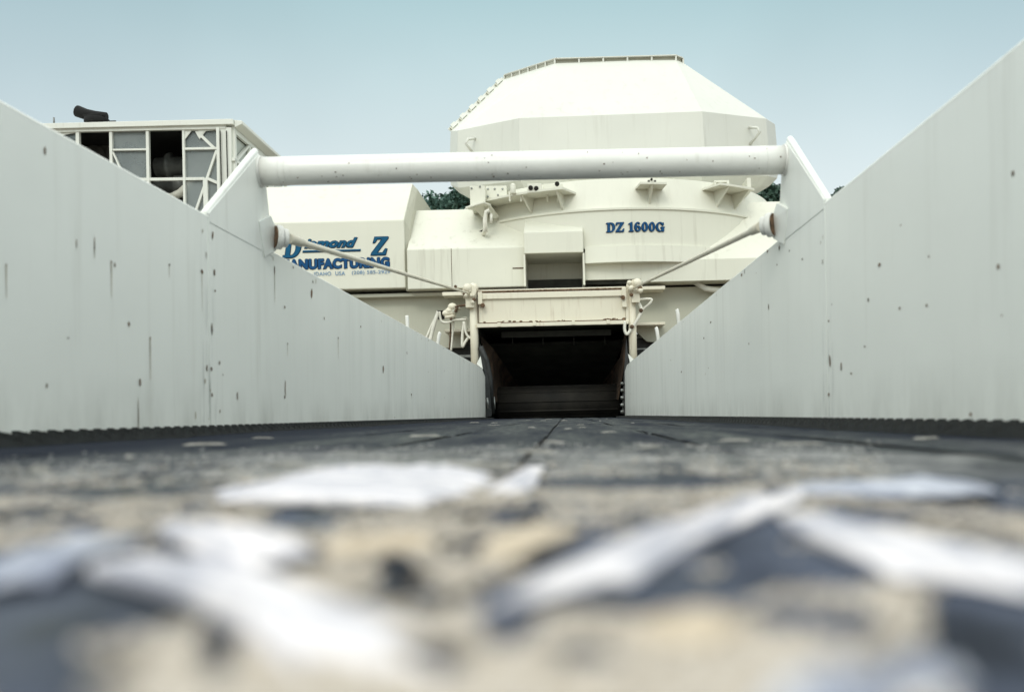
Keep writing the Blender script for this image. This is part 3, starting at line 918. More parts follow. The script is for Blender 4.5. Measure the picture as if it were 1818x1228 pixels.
screen([(60, 236), (134, 236), (134, 400), (60, 400)], ED + 0.045)
screen([(199, 232), (260, 231), (262, 400), (201, 400)], ED + 0.045)
screen([(328, 231), (386, 230), (388, 400), (330, 400)], ED + 0.045)
screen([(200, 322), (262, 321), (262, 400), (200, 400)], ED + 0.09)
# right-hand side face with three screens
sf = MB()
X = ex1 + 0.045
def sbar(y0, z0, y1, z1, w=0.045):
    t = Vector((0, y1 - y0, z1 - z0)).normalized(); nv = Vector((0, -t.z, t.y)) * w / 2
    a = Vector((X, y0, z0)); b = Vector((X, y1, z1))
    sf.plate([a + nv, b + nv, b - nv, a - nv], (-0.04, 0, 0))
zsb = zbt
H_ = zrf - zsb
sbar(ED + 0.03, zrf - 0.06, eyr, zrf - 0.06, 0.10)
for yy in (ED + 0.06, 12.62, 13.1, 13.6, 14.25): sbar(yy, zsb, yy, zrf - 0.1, 0.055)
sbar(ED, zrf - 0.47, eyr, zrf - 0.47, 0.04)
sbar(ED + 0.1, zrf - 0.46, 12.62, zrf - 0.1, 0.03)
G(sf, "side_frame", HOUSEP, parent=ho)
ss = MB(); ss.plate([(X - 0.05, ED + 0.1, zsb), (X - 0.05, eyr - 0.1, zsb), (X - 0.05, eyr - 0.1, zrf - 0.12), (X - 0.05, ED + 0.1, zrf - 0.12)], (-0.006, 0, 0))
G(ss, "side_screen", SCREEN_SKY, parent=ho)
# engine seen inside the black bays
en = MB()
c = M(300, 297, 12.6)
en.tube([c + Vector((-0.17, 0, 0)), c + Vector((-0.02, 0, 0)), c + Vector((0.0, 0, 0)), c + Vector((0.05, 0, 0)), c + Vector((0.06, 0, 0)), c + Vector((0.5, 0, 0))], [0.13, 0.14, 0.19, 0.2, 0.14, 0.13], 20)
c = M(296, 332, 12.6)
en.tube([c + Vector((-0.15, 0, 0)), c + Vector((0.12, 0, 0)), c + Vector((0.14, 0, 0)), c + Vector((0.3, 0, 0))], [0.11, 0.11, 0.16, 0.16], 18)
c = M(170, 280, 12.7)
en.tube([c, c + Vector((0, 0.15, 0))], 0.3, 28); en.tube([c + Vector((0, -0.05, 0)), c + Vector((0, 0.2, 0))], 0.16, 24)
en.box(ex0 + 1.2, ex1 - 0.3, 12.75, 13.4, zbt, zbt + 0.55)
each(en, "engine_block", ENGINE, 0, ho)
ah = MB()
ah.tube([M(285, 351, 12.45), M(305, 350, 12.45), M(320, 343, 12.45), M(332, 332, 12.45), M(342, 318, 12.5)], 0.055, 12)
G(ah, "air_hose", HOSE, parent=ho)
wb = MB(); mbox(wb, 176, 237, 196, 248, 12.5, 0.2); mbox(wb, 222, 238, 238, 248, 12.5, 0.2)
each(wb, "filter_box", HOSE, 0.01, ho)
# black exhaust outlet on its roof
ex = MB()
b0 = M(172, 219, 12.3)
ex.tube([b0, b0 + Vector((0, 0, 0.06))], 0.16, 16)
ex.tube([M(190, 207, 12.3), M(168, 206, 12.3), M(152, 203, 12.3), M(136, 197, 12.3)], [0.055, 0.07, 0.075, 0.08], 12)
ex.hull([[M(146, 204, 12.22), M(178, 200, 12.22), M(182, 205, 12.22), M(176, 218, 12.22), M(158, 218, 12.22)],
         [M(146, 204, 12.4), M(178, 200, 12.4), M(182, 205, 12.4), M(176, 218, 12.4), M(158, 218, 12.4)]])
ex.hull([[M(180, 215, 12.22), M(206, 214, 12.22), M(207, 218, 12.22), M(180, 219, 12.22)], [M(180, 215, 12.4), M(206, 214, 12.4), M(207, 218, 12.4), M(180, 219, 12.4)]])
G(ex, "exhaust_outlet", INNER, 0.01, parent=ho)
mst = MB(); a_ = M(96, 222, 12.2); mst.tube([a_, a_ + Vector((0, 0, 0.1))], 0.012, 8)
G(mst, "roof_bolt", STEEL, parent=ho)
# house stands on a plinth over the chassis
lp = MB(); lp.box(ex0 + 0.01, ex0 + 0.05, ED + 0.06, eyr - 0.1, zbt, zrf - 0.035)
lp.box(ex0 + 0.06, xat(62, 300, ED), ED + 0.02, ED + 0.06, zbt, zrf - 0.035)
each(lp, "side_panel", HOUSEP, 0, ho)
pb = MB(); pb.box(ex0, ex1, ED + 0.1, eyr - 0.1, zh0 + 0.02, zbt - 0.002)
G(pb, "house_plinth", HOUSEP, parent=ho)

# ---- chassis frame under the body
fd = 10.85
frm = MB()
zf1 = zat(720, 519, fd)
def fplate(pts, d=fd, th=0.06, mat=0): frm.plate([M(x, y, d) for x, y in pts], (0, th, 0), mat)
fplate([(-200, 545), (838, 519), (838, 590), (820, 617), (700, 620), (-200, 640)])
fplate([(1116, 512), (1560, 500), (1560, 640), (1148, 606), (1118, 578)])
# top and mid flanges
mbox(frm, -200, 530, 838, 536, 10.72, 0.128)
each(frm, "chassis_plate", FRAMEP, 0.004)
fl2 = MB()
mbox(fl2, 785, 518, 838, 524.5, 10.5, 0.21)
mbox(fl2, 789, 584, 838, 589, 10.55, 0.29)
mbox(fl2, 1118, 508, 1181, 514, 10.55, 0.29)
mbox(fl2, 1118, 572, 1181, 577, 10.55, 0.29)
each(fl2, "flange", BEAM, 0.004)
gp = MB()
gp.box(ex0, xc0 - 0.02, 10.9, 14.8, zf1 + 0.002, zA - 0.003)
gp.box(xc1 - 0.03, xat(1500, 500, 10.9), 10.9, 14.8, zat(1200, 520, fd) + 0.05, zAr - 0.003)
each(gp, "dark_gap_fill", GAP)  # black fill: the shade between body and chassis put into its colour
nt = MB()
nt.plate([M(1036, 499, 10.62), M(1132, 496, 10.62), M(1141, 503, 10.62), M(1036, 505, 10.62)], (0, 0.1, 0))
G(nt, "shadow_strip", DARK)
hz = MB()
hz.tube([M(1230, 498, 10.75), M(1252, 512, 10.7), M(1280, 516, 10.72), M(1300, 508, 10.8)], 0.035, 10)
G(hz, "hydraulic_hose", HOSE)
us = MB()
us.box(xat(740, 620, 10.98), xat(846, 620, 10.98), 10.98, 14, GZ + 0.35, zat(800, 612, 10.98))
us.box(xat(1125, 620, 10.98), xat(1260, 620, 10.98), 10.98, 14, GZ + 0.35, zat(1160, 600, 10.98))
each(us, "undercarriage", BLACK)
sc2 = MB()
sc2.box(xat(805, 630, 10.7), xat(842, 630, 10.7), 10.7, 10.75, zat(820, 634, 10.7), zat(820, 630, 10.7))
sc2.box(xat(1122, 620, 10.7), xat(1160, 620, 10.7), 10.7, 10.75, zat(1140, 620, 10.7), zat(1140, 618, 10.7))
each(sc2, "step_bar", STEEL)
# wheels hidden behind the trough
for (wx, wy) in ((-4.6, 11.3), (-3.3, 11.3), (3.4, 11.3), (4.7, 11.3), (-4.6, 14.3), (-3.3, 14.3), (3.4, 14.3), (4.7, 14.3)):
    wmb = MB()
    wmb.tube([(wx, wy - 0.16, GZ + 0.5), (wx, wy - 0.12, GZ + 0.5), (wx, wy + 0.12, GZ + 0.5), (wx, wy + 0.16, GZ + 0.5)], [0.44, 0.5, 0.5, 0.44], 28)
    w_ = G(wmb, "wheel", TYRE)
    rm_ = MB(); rm_.tube([(wx, wy - 0.17, GZ + 0.5), (wx, wy + 0.17, GZ + 0.5)], 0.24, 20); G(rm_, "rim", FRAMEP, parent=w_)
chs = MB()
chs.box(ex0, -1.5, 11.6, 11.8, GZ + 0.75, zf1 - 0.3); chs.box(1.2, 6.5, 11.6, 11.8, GZ + 0.75, zf1 - 0.3); chs.box(ex0, 6.5, 13.9, 14.1, GZ + 0.75, zf1 - 0.3)
each(chs, "chassis_rail", FRAMEP)

# ---- feed opening: header beam, posts, hopper and roller
hb = MB()
HD0 = 10.06
mbox(hb, 848, 527, 1111, 571, HD0, 0.2)
mbox(hb, 848, 517.5, 1111, 528, HD0 - 0.03, 0.26)
mbox(hb, 846, 511.5, 1111, 514, HD0 + 0.03, 0.3)
mbox(hb, 846, 571.5, 1116, 578, HD0 - 0.04, 0.05)
for q in (886, 949, 1018, 1080):
    mbox(hb, q - 3, 570 - (q - 980) * 0.026, q + 3, 577 - (q - 980) * 0.026, HD0 - 0.05, 0.02)
header = G(hb, "header_beam", BEAM, 0.004)
ru = MB()
for i in range(60):
    px = 850 + i * 4.4
    c = M(px, 524.5 - (px - 850) * 0.0, HD0 - 0.01)
    c.z = zat(980, 515.6, HD0) + random.uniform(-0.006, 0.006)
    ru.ball(c, random.uniform(0.008, 0.018), 0, 6, 4, (1.6, 1, 0.7))
for i in range(26):
    c = M(random.choice([random.uniform(1070, 1112), random.uniform(848, 1112)]), 572, HD0 - 0.001); c.z = zat(980, 570, HD0) + random.uniform(0, 0.012)
    ru.ball(c, random.uniform(0.005, 0.012), 0, 6, 4, (1.8, 0.3, 0.8))
mbox(ru, 850, 569.8, 1113, 571.2, HD0 - 0.004, 0.03)
mbox(ru, 850, 514.2, 1111, 516.6, HD0 + 0.02, 0.03)
G(ru, "rust_scale", RUST, parent=header)
wp = MB()
mbox(wp, 848, 518, 856, 540, HD0 - 0.06, 0.1); mbox(wp, 1104, 510, 1113, 545, HD0 - 0.06, 0.1)
mbox(wp, 1110, 513, 1117, 573, HD0 - 0.02, 0.1)
wp.tube([M(857, 542, HD0 - 0.09), M(857, 542, HD0)], 0.025, 10, 1); wp.tube([M(1106, 528, HD0 - 0.09), M(1106, 528, HD0)], 0.025, 10, 1)
each(wp, "beam_end", [BEAM, RUST], 0.004, header, "bolt")
dk = MB(); mbox(dk, 848.5, 526, 850.5, 573, HD0 - 0.008, 0.05); mbox(dk, 1117.6, 527, 1120.5, 565, HD0 + 0.02, 0.05)
each(dk, "beam_gap", DARKRUST, 0, header)
for pts in ([(840, 512), (841, 645)], [(1121, 508), (1124, 640)]):
    po = MB()
    a = M(*pts[0], 10.08); b = M(*pts[1], 10.08); b.x = a.x; b.z = 0.45
    po.tube([a, b], 0.045, 18)
    po.ball(a, 0.06, 0)
    G(po, "post", BEAM)
# knuckles where the tie rods meet the posts
for (px, py, s) in ((834, 522, -1), (1128, 513, 1)):
    kn = MB()
    c = M(px, py, 10.0)
    kn.tube([c + Vector((-0.07, 0.0, 0)), c + Vector((0.07, 0.0, 0))], 0.05, 14)
    kn.tube([c + Vector((0, -0.05, 0.03)), c + Vector((0, 0.08, 0.03))], 0.075, 16)
    kn.box(c.x - 0.045, c.x + 0.045, c.y - 0.03, c.y + 0.09, c.z - 0.15, c.z - 0.02)
    kn.ball(c + Vector((0.02 * s, -0.05, 0.06)), 0.05)
    for k in range(5):
        kn.ball(c + Vector((random.uniform(-.07, .07), -0.06, random.uniform(-.12, .08))), random.uniform(0.018, 0.034), 0, 8, 6)
    kn.ball(c + Vector((0.05 * s, -0.062, 0.0)), 0.024, 1, 8, 6); kn.ball(c + Vector((-0.05 * s, -0.055, -0.07)), 0.022, 1, 8, 6)
    G(kn, "rod_knuckle", [BEAM, RUST])

# hoses, valve and lines at the left post
def hose(name, pts, r, mat=HOSE, d=10.3):
    mb = MB(); P3 = []
    raw = [M(p[0], p[1], p[2] if len(p) > 2 else d) for p in pts]
    # Catmull-Rom smoothing
    ext = [raw[0]] + raw + [raw[-1]]
    for i in range(1, len(ext) - 2):
        for k in range(6):
            t = k / 6
            p0, p1, p2, p3 = ext[i-1], ext[i], ext[i+1], ext[i+2]
            P3.append(0.5 * ((2*p1) + (p2-p0)*t + (2*p0-5*p1+4*p2-p3)*t*t + (3*p1-p0-3*p2+p3)*t*t*t))
    P3.append(raw[-1])
    mb.tube(P3, r, 8)
    return G(mb, name, mat)
hose("hydraulic_hose", [(778, 553), (772, 572), (764, 602), (758, 625)], 0.022)
hose("hydraulic_hose", [(778, 555), (768, 575), (757, 600), (750, 615)], 0.016, d=10.36)
hose("hydraulic_hose", [(780, 553), (784, 570), (796, 572), (808, 568), (828, 567)], 0.014)
hose("hydraulic_hose", [(824, 571), (821, 595), (821, 615), (826, 607), (834, 596)], 0.016, d=10.15)
hose("hydraulic_hose", [(824, 571), (827, 590), (835, 600), (842, 590), (846, 575)], 0.013, d=10.1)
hose("hydraulic_hose", [(806, 548), (805, 575), (803, 600), (801, 622)], 0.012, d=10.35)
hose("hydraulic_hose", [(800, 560), (800, 585), (798, 622)], 0.009, DARKRUST, d=10.4)
hose("hydraulic_hose", [(806, 565), (818, 565), (829, 565), (830, 585)], 0.009, FRAMEP, d=10.35)
hose("control_cable", [(808, 545), (816, 543), (824, 542), (834, 540)], 0.013, DARKRUST, d=10.25)
vv = MB()
for (px, py, r) in ((803, 545, .055), (798, 552, .05), (806, 553, .045), (792, 556, .045), (804, 560, .035), (813, 548, .03)):
    vv.ball(M(px, py, 10.3), r, random.choice([0, 0, 1]), 10, 6, (1, 1, .85))
for (px0, px1, py) in ((786, 808, 557), (796, 812, 549), (790, 806, 563)):
    vv.tube([M(px0, py, 10.28), M(px1, py - 2, 10.28)], 0.02, 8)
for (px, py) in ((809, 552), (811, 548), (801, 566)): vv.ball(M(px, py, 10.24), 0.018, 2, 6, 4)
G(vv, "valve_block", [BEAM, FRAMEP, DARKRUST])
dh = MB()
dh.plate([M(776, 551, 10.84), M(788, 551, 10.84), M(789, 566, 10.84), M(778, 567, 10.84)], (0, 0.005, 0))
G(dh, "cable_hole", GAP)
hose("hydraulic_hose", [(1133, 532), (1156, 531), (1152, 540), (1140, 550), (1130, 566)], 0.014, d=10.1)
hose("hydraulic_hose", [(1126, 530), (1134, 538), (1139, 552), (1130, 570), (1122, 582), (1113, 593), (1109, 584), (1110, 570)], 0.017, d=10.02)
cl = MB()
for (px, py) in ((1138, 551), (1122, 580)): cl.ball(M(px, py, 10.0), 0.024, 0, 8, 6)
each(cl, "hose_clamp", DARKRUST)

# hopper inside the feed opening
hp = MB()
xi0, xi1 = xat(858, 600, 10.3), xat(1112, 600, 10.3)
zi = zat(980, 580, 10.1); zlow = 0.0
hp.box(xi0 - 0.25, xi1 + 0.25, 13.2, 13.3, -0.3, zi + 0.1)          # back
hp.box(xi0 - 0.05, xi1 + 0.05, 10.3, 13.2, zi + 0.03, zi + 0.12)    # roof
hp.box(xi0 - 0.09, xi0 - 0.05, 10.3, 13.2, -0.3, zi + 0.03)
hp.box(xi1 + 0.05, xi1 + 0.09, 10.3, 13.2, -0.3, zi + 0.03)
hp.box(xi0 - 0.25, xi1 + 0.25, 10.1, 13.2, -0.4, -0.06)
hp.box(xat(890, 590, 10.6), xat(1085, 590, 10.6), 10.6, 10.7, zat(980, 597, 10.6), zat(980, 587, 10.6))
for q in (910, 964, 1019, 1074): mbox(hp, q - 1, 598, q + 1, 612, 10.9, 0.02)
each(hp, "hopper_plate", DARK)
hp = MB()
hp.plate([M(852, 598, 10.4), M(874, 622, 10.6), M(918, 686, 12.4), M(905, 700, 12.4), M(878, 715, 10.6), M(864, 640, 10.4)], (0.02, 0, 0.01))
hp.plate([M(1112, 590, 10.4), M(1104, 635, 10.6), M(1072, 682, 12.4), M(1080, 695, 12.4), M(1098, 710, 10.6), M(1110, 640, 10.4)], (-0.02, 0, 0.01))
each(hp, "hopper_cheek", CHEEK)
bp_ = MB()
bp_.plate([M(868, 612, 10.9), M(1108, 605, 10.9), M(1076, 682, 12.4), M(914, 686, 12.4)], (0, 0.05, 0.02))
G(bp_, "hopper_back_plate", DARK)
ro = MB()
zc = zat(990, 712, 10.9); rr = 0.19
c0 = M(884, 712, 10.9); c1 = M(1099, 708, 10.9)
ro.tube([Vector((c0.x, 10.95, zc)), Vector((c1.x, 10.95, zc))], rr, 32)
for k in range(10):
    a = 2 * math.pi * k / 10
    ro.tube([Vector((c0.x + 0.02, 10.95 + rr * math.cos(a), zc + rr * math.sin(a))), Vector((c1.x - 0.02, 10.95 + rr * math.cos(a), zc + rr * math.sin(a)))], 0.012, 6)
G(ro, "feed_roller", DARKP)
fp = MB()
fp.tube([M(853, 615, 10.05), M(864, 640, 10.08), M(870, 670, 10.1), M(874, 734, 10.15)], 0.03, 10)
fp.plate([M(852, 610, 10.06), M(862, 634, 10.06), M(868, 664, 10.08), M(873, 738, 10.1), M(863, 740, 10.06), M(860, 660, 10.06), M(851, 640, 10.06)], (0, 0.02, 0))
fp.plate([M(1112, 600, 10.06), M(1106, 690, 10.06), M(1104, 734, 10.06), M(1111, 736, 10.06), M(1116, 640, 10.06)], (0, 0.02, 0))
each(fp, "rubber_flap", BLACK)
gb = MB()
gb.tube([M(865, 706, 10.03), M(867, 725, 10.03)], 0.012, 8); gb.tube([M(877, 704, 10.2), M(878, 726, 10.2)], 0.012, 8)
for py in (678, 690, 703, 716, 728): gb.tube([M(1104, py, 10.05), M(1105, py + 5, 10.05)], 0.02, 8)
each(gb, "flap_bolt", STEEL)

# ================================================================== lettering
def font_mesh(txt, shear=0.0, offset=0.0, space=1.0):
    cu = bpy.data.curves.new("lettering", 'FONT'); cu.body = txt; cu.shear = shear; cu.offset = offset; cu.space_character = space
    cu.resolution_u = 4
    o = bpy.data.objects.new("lettering", cu); col.objects.link(o)
    dg = bpy.context.evaluated_depsgraph_get()
    me = bpy.data.meshes.new_from_object(o.evaluated_get(dg))
    vs = [(v.co.x, v.co.y) for v in me.vertices]; fs = [tuple(p.vertices) for p in me.polygons]
    bpy.data.objects.remove(o); bpy.data.curves.remove(cu); bpy.data.meshes.remove(me)
    return vs, fs

def outline_mesh(contours):
    cu = bpy.data.curves.new("glyph", 'CURVE'); cu.dimensions = '2D'; cu.fill_mode = 'BOTH'
    for pts in contours:
        s = cu.splines.new('POLY'); s.points.add(len(pts) - 1); s.use_cyclic_u = True
        for q, p in zip(s.points, pts): q.co = (p[0], p[1], 0, 1)
    o = bpy.data.objects.new("glyph", cu); col.objects.link(o)
    dg = bpy.context.evaluated_depsgraph_get()
    me = bpy.data.meshes.new_from_object(o.evaluated_get(dg))
    vs = [(v.co.x, v.co.y) for v in me.vertices]; fs = [tuple(p.vertices) for p in me.polygons]
    bpy.data.objects.remove(o); bpy.data.curves.remove(cu); bpy.data.meshes.remove(me)
    return vs, fs

def arc(cx, cy, rx, ry, a0, a1, n=14):
    return [(cx + rx * math.cos(R(a0 + (a1 - a0) * i / n)), cy + ry * math.sin(R(a0 + (a1 - a0) * i / n))) for i in range(n + 1)]
GL = {
 'D': ([[(0,0), (.42,0)] + arc(.42,.5,.42,.5,-80,80) + [(.42,1),(0,1),(0,.88),(.11,.88),(.11,.12),(0,.12)],
        [(.33,.12),(.40,.12)] + arc(.40,.5,.2,.38,-75,75) + [(.40,.88),(.33,.88)]], .86),
 'Z': ([[(0,0),(.78,0),(.82,.34),(.72,.34),(.60,.12),(.30,.12),(.80,.9),(.80,1),(.06,1),(.02,.68),(.12,.68),(.22,.88),(.48,.88),(0,.1)]], .84),
 '1': ([[(.04,0),(.52,0),(.52,.11),(.40,.11),(.40,1),(.28,1),(.02,.84),(.02,.74),(.18,.79),(.18,.11),(.04,.11)]], .56),
 '0': ([arc(.31,.5,.31,.5,0,354,28), arc(.31,.5,.10,.38,0,354,24)], .66),
 '6': ([arc(.31,.5,.31,.5,48,270,20) + arc(.31,.31,.31,.31,-86,95,14) + [(.22,.58),(.22,.72),(.28,.87),(.36,.88),(.40,.78),(.54,.78)], arc(.31,.30,.10,.19,0,350,18)], .66),
 'G': ([arc(.42,.5,.42,.5,42,300,26) + [(.66,.05),(.70,0),(.80,0),(.80,.38),(.88,.38),(.88,.50),(.48,.50),(.48,.38),(.57,.38),(.57,.18),(.48,.12)] +
        arc(.42,.5,.2,.38,262,70,18) + [(.62,.72),(.64,.64),(.78,.64),(.78,.94),(.70,.98)]], .92),
}
def serif_word(txt, gap=0.06):
    vs = []; fs = []; x = 0
    for ch in txt:
        if ch == ' ': x += 0.35; continue
        c, w = GL[ch]; v, f = outline_mesh(c); b = len(vs)
        vs += [(p[0] + x, p[1]) for p in v]; fs += [tuple(b + i for i in q) for q in f]
        x += w + gap
    return vs, fs
def letter(name, mesh, px0, pyb, wpx, hpx, d, mat, back=None, shear=0.0, boff=(-1.2, 1.2), place=None, grow=1.0):
    vs, fs = mesh
    x0 = min(p[0] for p in vs); x1 = max(p[0] for p in vs); y0 = min(p[1] for p in vs); y1 = max(p[1] for p in vs)
    k = d / F
    o = M(px0, pyb, d)
    def lay(dx, dy, dep):
        out = []
        for (a, b) in vs:
            u = (a - x0) / (x1 - x0) * wpx; w = (b - y0) / (y1 - y0) * hpx
            x = o.x + (u + shear * w + dx) * k; z = o.z + (w - dy) * k
            out.append((x, (place(x) if place else d) - dep, z))
        return out
    mb = MB(); mb.add(lay(0, 0, 0.009), fs)
    front = G(mb, name, mat, recalc=False)
    if back:
        mb = MB(); k0 = 0
        for (dx, dy) in (boff if isinstance(boff[0], tuple) else (boff,)):
            mb.add(lay(dx, dy, 0.005 - k0), fs); k0 += 0.0008
        G(mb, "letter_outline", back, recalc=False)
    return front
OUT = ((-1.3, 1.4), (1.0, 0.2), (-0.6, -0.8), (0.2, 1.3))
letter("lettering", outline_mesh(GL['D'][0]), 502, 458, 30, 35, HD, BLUE, NAVY, shear=0.16, boff=OUT)
letter("lettering", font_mesh("iamond", 0.4, 0.04, 1.05), 541, 441, 94, 17, HD, BLUE, NAVY, boff=OUT)
letter("lettering", ([(0,0),(1,0),(1,1),(0,1)], [(0,1,2,3)]), 538, 447.5, 103, 2.6, HD, BLUE, NAVY, boff=((-0.8, 1.6),))
letter("lettering", outline_mesh(GL['Z'][0]), 659, 453, 27, 32, HD, BLUE, NAVY, shear=0.16, boff=OUT)
letter("lettering", font_mesh("MANUFACTURING", 0.0, 0.055, 1.1), 498, 479.5, 194, 18.5, HD, BLUE2, NAVY, boff=((-1.2, 0.9), (0.8, 0.2), (-0.4, -0.7)))
letter("lettering", font_mesh("IDAHO  USA", 0.0, 0.01, 1.1), 558, 490, 55, 7, HD, PALEBLUE)
letter("lettering", font_mesh("(208) 585-2929", 0.0, 0.01, 1.05), 625, 489, 68, 8, HD, PALEBLUE)
def on_drum(x): return AXD - math.sqrt(max(0.01, (RB + 0.004) ** 2 - (x - AXX) ** 2))
letter("lettering", serif_word("DZ 1600G", 0.05), 1077, 412.5, 104, 17.0, 10.45, BLUE2, NAVY, boff=((-1.0, 0.9), (0.5, -0.3)), place=on_drum)

# ================================================================== wood chips and sawdust on the belt
def chip_mesh(L, W, H, rough=0.18, seg=14, rows=8):
    # one torn slab: fibres of unequal length side by side, each at its own height
    mb = MB(); top = []; bot = []
    ends = [(random.uniform(0, 0.16) + 0.10 * abs(r / rows * 2 - 1) ** 2, random.uniform(0, 0.16) + 0.10 * abs(r / rows * 2 - 1) ** 2) for r in range(rows + 1)]
    lift = [H * random.uniform(0.45, 1.0) for r in range(rows + 1)]
    ph = random.uniform(0, 6)
    for r in range(rows + 1):
        w = (r / rows - 0.5) * W
        for i in range(seg + 1):
            t = ends[r][0] + (1 - ends[r][0] - ends[r][1]) * i / seg
            thin = min(1, 0.25 + 4 * min(i / seg, 1 - i / seg))
            y = w * (0.80 + 0.2 * math.sin(t * 5 + ph)) + W * 0.04 * math.sin(t * 9 + ph * 2)
            z = lift[r] * thin * random.uniform(0.85, 1.1) * (0.55 if r in (0, rows) else 1)
            top.append(((t - 0.5) * L, y, z)); bot.append(((t - 0.5) * L, y, 0.0002))
    n = seg + 1; vs = top + bot; o = len(top); fs = []
    for r in range(rows):
        for i in range(seg):
            k = r * n + i
            fs.append((k, k + 1, k + n + 1, k + n)); fs.append((o + k, o + k + n, o + k + n + 1, o + k + 1))
    for i in range(seg):
        fs.append((i, o + i, o + i + 1, i + 1)); k = rows * n + i; fs.append((k, k + 1, o + k + 1, o + k))
    for r in range(rows):
        k = r * n; fs.append((k, k + n, o + k + n, o + k)); k = r * n + seg; fs.append((k, o + k, o + k + n, k + n))
    mb.add(vs, fs)
    return mb
def chip(p0, p1, W, H, mat, label, tilt=0.0, group=None, name="wood_chip", z=0.001):
    a = belt_at(*p0, z + H * 0.55); b = belt_at(*p1, z + H * 0.55); a.z = b.z = 0
    L = (b - a).length
    mb = chip_mesh(L, W, H)
    o = mb.build(name, mat)
    o.location = (a + b) / 2 + Vector((0, 0, z))
    o.rotation_euler = (tilt, 0, math.atan2(b.y - a.y, b.x - a.x))
    tag(o, label, "wood chip", group)
    return o
chip((225, 965), (850, 1195), 0.031, 0.0055, CHIPW, "largest pale splinter of wood, lying diagonally in the sawdust nearest the left wall")
chip((290, 915), (520, 985), 0.022, 0.005, CHIPW, "short pale sliver leaning against the upper end of the largest splinter", z=0.003)
chip((395, 850), (910, 846), 0.19, 0.0085, CHIPW, "wide pale flake of wood just left of the dark belt seam")
chip((800, 1105), (1425, 860), 0.025, 0.0048, CHIPW, "long straight pale splinter right of the belt seam, a dark line along its near edge")
chip((1400, 900), (1900, 1060), 0.036, 0.0045, CHIPW, "pale splinter running from the tip of the long straight one towards the right wall")
chip((-110, 1045), (225, 940), 0.026, 0.004, CHIPB, "bluish grey splinter lying between the largest splinter and the left wall")
chip((1420, 1280), (1560, 1165), 0.012, 0.005, CHIPB, "small bluish chip lying nearest the lens on the right half of the belt")
chip((1600, 1210), (1690, 1170), 0.008, 0.004, CHIPB, "tiny rounded chip on bare dark rubber beside the small bluish chip")
chip((1450, 850), (1760, 872), 0.10, 0.004, CHIPB, "flat grey flake behind the splinter that runs towards the right wall")
chip((885, 880), (960, 822), 0.02, 0.003, CHIPW, "small pale flake lying just right of the dark belt seam")
chip((850, 985), (1010, 925), 0.016, 0.004, CHIPT, "stubby tan chip beside the far side of the long straight splinter")
chip((1150, 1120), (1330, 1080), 0.014, 0.004, CHIPT, "tan chip half buried in the sawdust in front of the long straight splinter")
chip((560, 970), (800, 950), 0.02, 0.004, CHIPT, "tan chip half buried in the sawdust between the wide flake and the largest splinter")
# smaller chips scattered farther up the belt
small = []
protos = []
for k in range(5):
    mb = chip_mesh(random.uniform(0.03, 0.06), random.uniform(0.008, 0.016), random.uniform(0.002, 0.0035))
    protos.append(mb)
first = {}
for k in range(30):
    y = 0.55 + 6.5 * random.random() ** 1.7
    x = max(-0.5, min(0.42, random.gauss(-0.05, 0.24)))
    q = k % 5
    if q not in first:
        o = protos[q].build("wood_chip", CHIPG); first[q] = o
    else:
        o = first[q].copy(); col.objects.link(o)
    o.location = (x, y, 0.002); o.rotation_euler = (0, 0, random.uniform(0, 6.28))
    tag(o, "small dusty grey chip of wood scattered on the belt beyond the sawdust", "wood chip", "small wood chips scattered up the belt")

# sawdust: thousands of flakes, one heap; thin or missing in the dark patches
holes = [(60, 1085, 240, 60), (40, 1190, 95, 100), (330, 1040, 90, 55), (385, 1160, 35, 60), (270, 1075, 100, 50), (540, 925, 45, 18), (200, 872, 210, 10),
         (1150, 985, 260, 28), (1320, 955, 75, 38), (1118, 1062, 22, 26), (905, 1110, 50, 40), (1590, 1000, 170, 22), (1500, 1040, 40, 20), (1400, 1105, 70, 22),
         (1760, 1140, 110, 130), (1130, 862, 170, 11), (530, 1165, 35, 18), (780, 1190, 60, 25), (1680, 1210, 160, 40), (1740, 830, 130, 60), (700, 1010, 30, 14), (620, 985, 30, 12), (760, 1080, 40, 20), (1040, 1180, 50, 18), (1240, 1150, 40, 20), (1330, 1020, 40, 16), (1230, 1060, 30, 14), (160, 1130, 60, 20), (1500, 1120, 60, 24), (930, 1070, 60, 18), (1560, 925, 60, 10)]
sd = MB()
cnt = 0
random.seed(21)
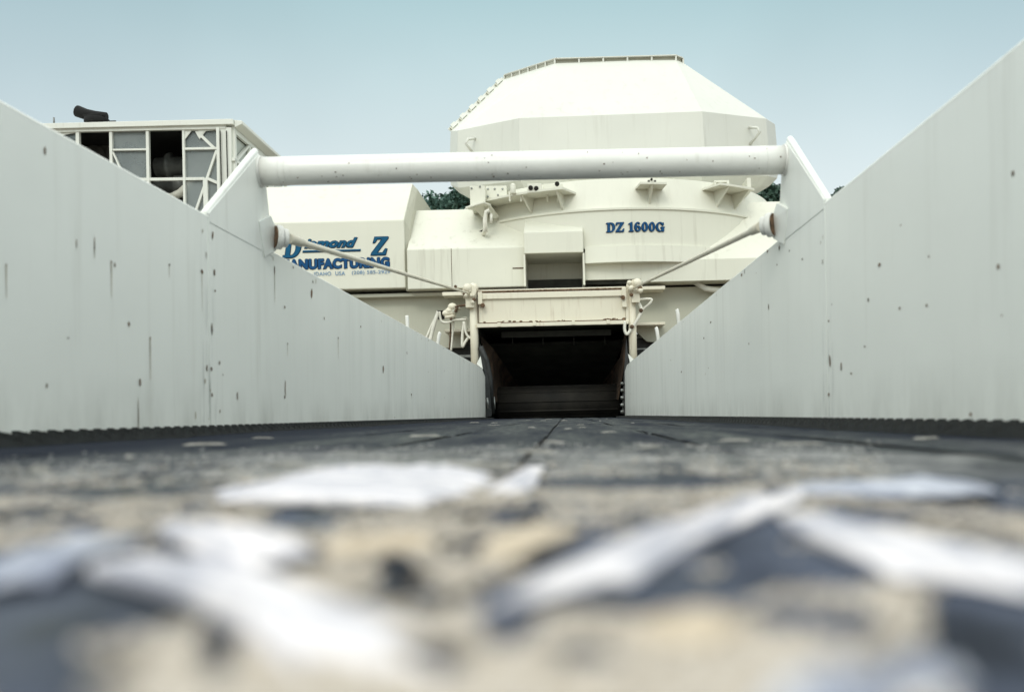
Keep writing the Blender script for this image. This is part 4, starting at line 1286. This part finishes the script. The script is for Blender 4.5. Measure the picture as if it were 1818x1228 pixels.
while cnt < 34000:
    if random.random() < 0.5:
        py = random.uniform(862, 1300); px = random.uniform(-120, 1940)
        p = belt_at(px, py)
    else:
        y = 0.36 + 0.75 * random.random() ** 1.6
        p = Vector((random.gauss(-0.03, 0.20), y, 0))
        px = VX + p.x / p.y * F; py = VY + CH / p.y * F
        if random.random() < (y - 0.5) * 1.3: continue
    w = 0.0
    for (hx, hy, rx, ry) in holes:
        q = ((px - hx) / (rx * 1.15)) ** 2 + ((py - hy) / (ry * 1.2)) ** 2
        if q < 1.6: w = max(w, 1.0 - 0.35 * q)
    if random.random() < w * 1.35: continue
    if p.x < -0.62 or p.x > 0.45: continue
    patch = mnoise.noise(Vector((p.x * 26, p.y * 20, 3.1))) + 0.6 * mnoise.noise(Vector((p.x * 70, p.y * 55, 9.7)))
    if patch < -0.12 + random.uniform(-0.08, 0.08) + max(0.0, p.y - 0.4) * 0.9: continue
    s = random.uniform(0.0007, 0.0017) * (0.8 + 0.25 * min(p.y, 1.0))
    a = random.uniform(0, 6.28); tl = random.uniform(-0.35, 0.35)
    z = random.uniform(0.0005, 0.0016)
    e1 = Vector((math.cos(a), math.sin(a), random.uniform(-.2, .2))) * s
    e2 = Vector((-math.sin(a), math.cos(a), tl)) * s * random.uniform(0.35, 0.9)
    h = Vector((0, 0, s * random.uniform(0.25, 0.6)))
    c = Vector((p.x, p.y, z))
    b = [c - e1 - e2, c + e1 - e2 * 0.7, c + e1 * 0.8 + e2, c - e1 * 0.9 + e2 * 0.8]
    b = [Vector((v.x, v.y, max(v.z, -0.003))) for v in b]
    sd.add(b + [v + h for v in b], [(3,2,1,0), (4,5,6,7), (0,1,5,4), (1,2,6,5), (2,3,7,6), (3,0,4,7)], 1 if p.y > 0.48 + random.uniform(-0.2, 0.2) else 0)
    cnt += 1
sdo = sd.build("sawdust", [DUST, DUST2], recalc=False)
tag(sdo, kind='stuff', label="tan sawdust strewn over the near end of the belt", cat="sawdust")

# ================================================================== trees behind the machine
def tree(px, pytop, d, wpx, leafm, label, seed, thin=1.0):
    rnd = random.Random(seed)
    top = P(px, pytop - 20, d); base = Vector((top.x, d, GZ))
    H = top.z - GZ
    root = empty("tree", base)
    tag(root, label, "tree", "trees behind the machine")
    tb = MB()
    tb.tube([(0, 0, 0), (0.1, 0, H * 0.25), (0.05, 0.1, H * 0.5), (0.0, 0, H * 0.85)], [H * 0.03, H * 0.024, H * 0.016, H * 0.004], 10)
    lobes = []
    W = wpx / F * d / 2
    for k in range(24):
        a = rnd.uniform(0, 6.28); hh = H * rnd.uniform(0.42, 0.95)
        rad = W * (1 - ((hh / H - 0.6) / 0.55) ** 2) ** 0.5 * rnd.uniform(0.35, 0.85)
        e_ = Vector((rad * math.cos(a), rad * math.sin(a), hh))
        lobes.append((e_, W * rnd.uniform(0.28, 0.46)))
        tb.tube([(0, 0, hh * 0.62), e_ * 0.5 + Vector((0, 0, hh * 0.36)), e_], [H * 0.011, H * 0.007, H * 0.002], 6)
    lobes.append((Vector((0, 0, H * 0.93)), W * 0.3)); lobes.append((Vector((W * 0.3, 0, H * 0.9)), W * 0.26))
    tb.build("trunk", BARK, root)
    cr = MB()
    for c, r in lobes:
        for k in range(int(300 * thin)):
            u = Vector((rnd.gauss(0, 1), rnd.gauss(0, 1), rnd.gauss(0, 1))).normalized()
            p = c + Vector((u.x, u.y, u.z * 0.75)) * r * (rnd.random() ** 0.4) * rnd.uniform(0.8, 1.15)
            s = H * rnd.uniform(0.007, 0.014)
            e1 = Vector((rnd.gauss(0, 1), rnd.gauss(0, 1), rnd.gauss(0, 0.7))).normalized() * s
            e2 = e1.cross(Vector((rnd.gauss(0, 1), rnd.gauss(0, 1), rnd.gauss(0, 1)))).normalized() * s * 0.6
            cr.add([p - e1, p - e2 * .9, p + e1, p + e2 * .9], [(0, 1, 2, 3)])
    cr.build("crown", leafm, root, recalc=False)
    return root
tree(806, 346, 36, 150, LEAF2, "blue green leafy tree showing between the engine hood and the tub", 3)
tree(1368, 330, 34, 130, LEAF, "dark green tree showing under the right edge of the tub", 5, 1.3)
tree(1500, 333, 37, 110, LEAF, "dark green tree whose tip shows just over the right wall", 8, 1.2)
tree(740, 363, 38, 60, LEAF2, "low blue green tree at the left of the gap beside the engine hood", 11)
for o in bpy.data.objects:
    if 'mesh_origin' in o: del o['mesh_origin']
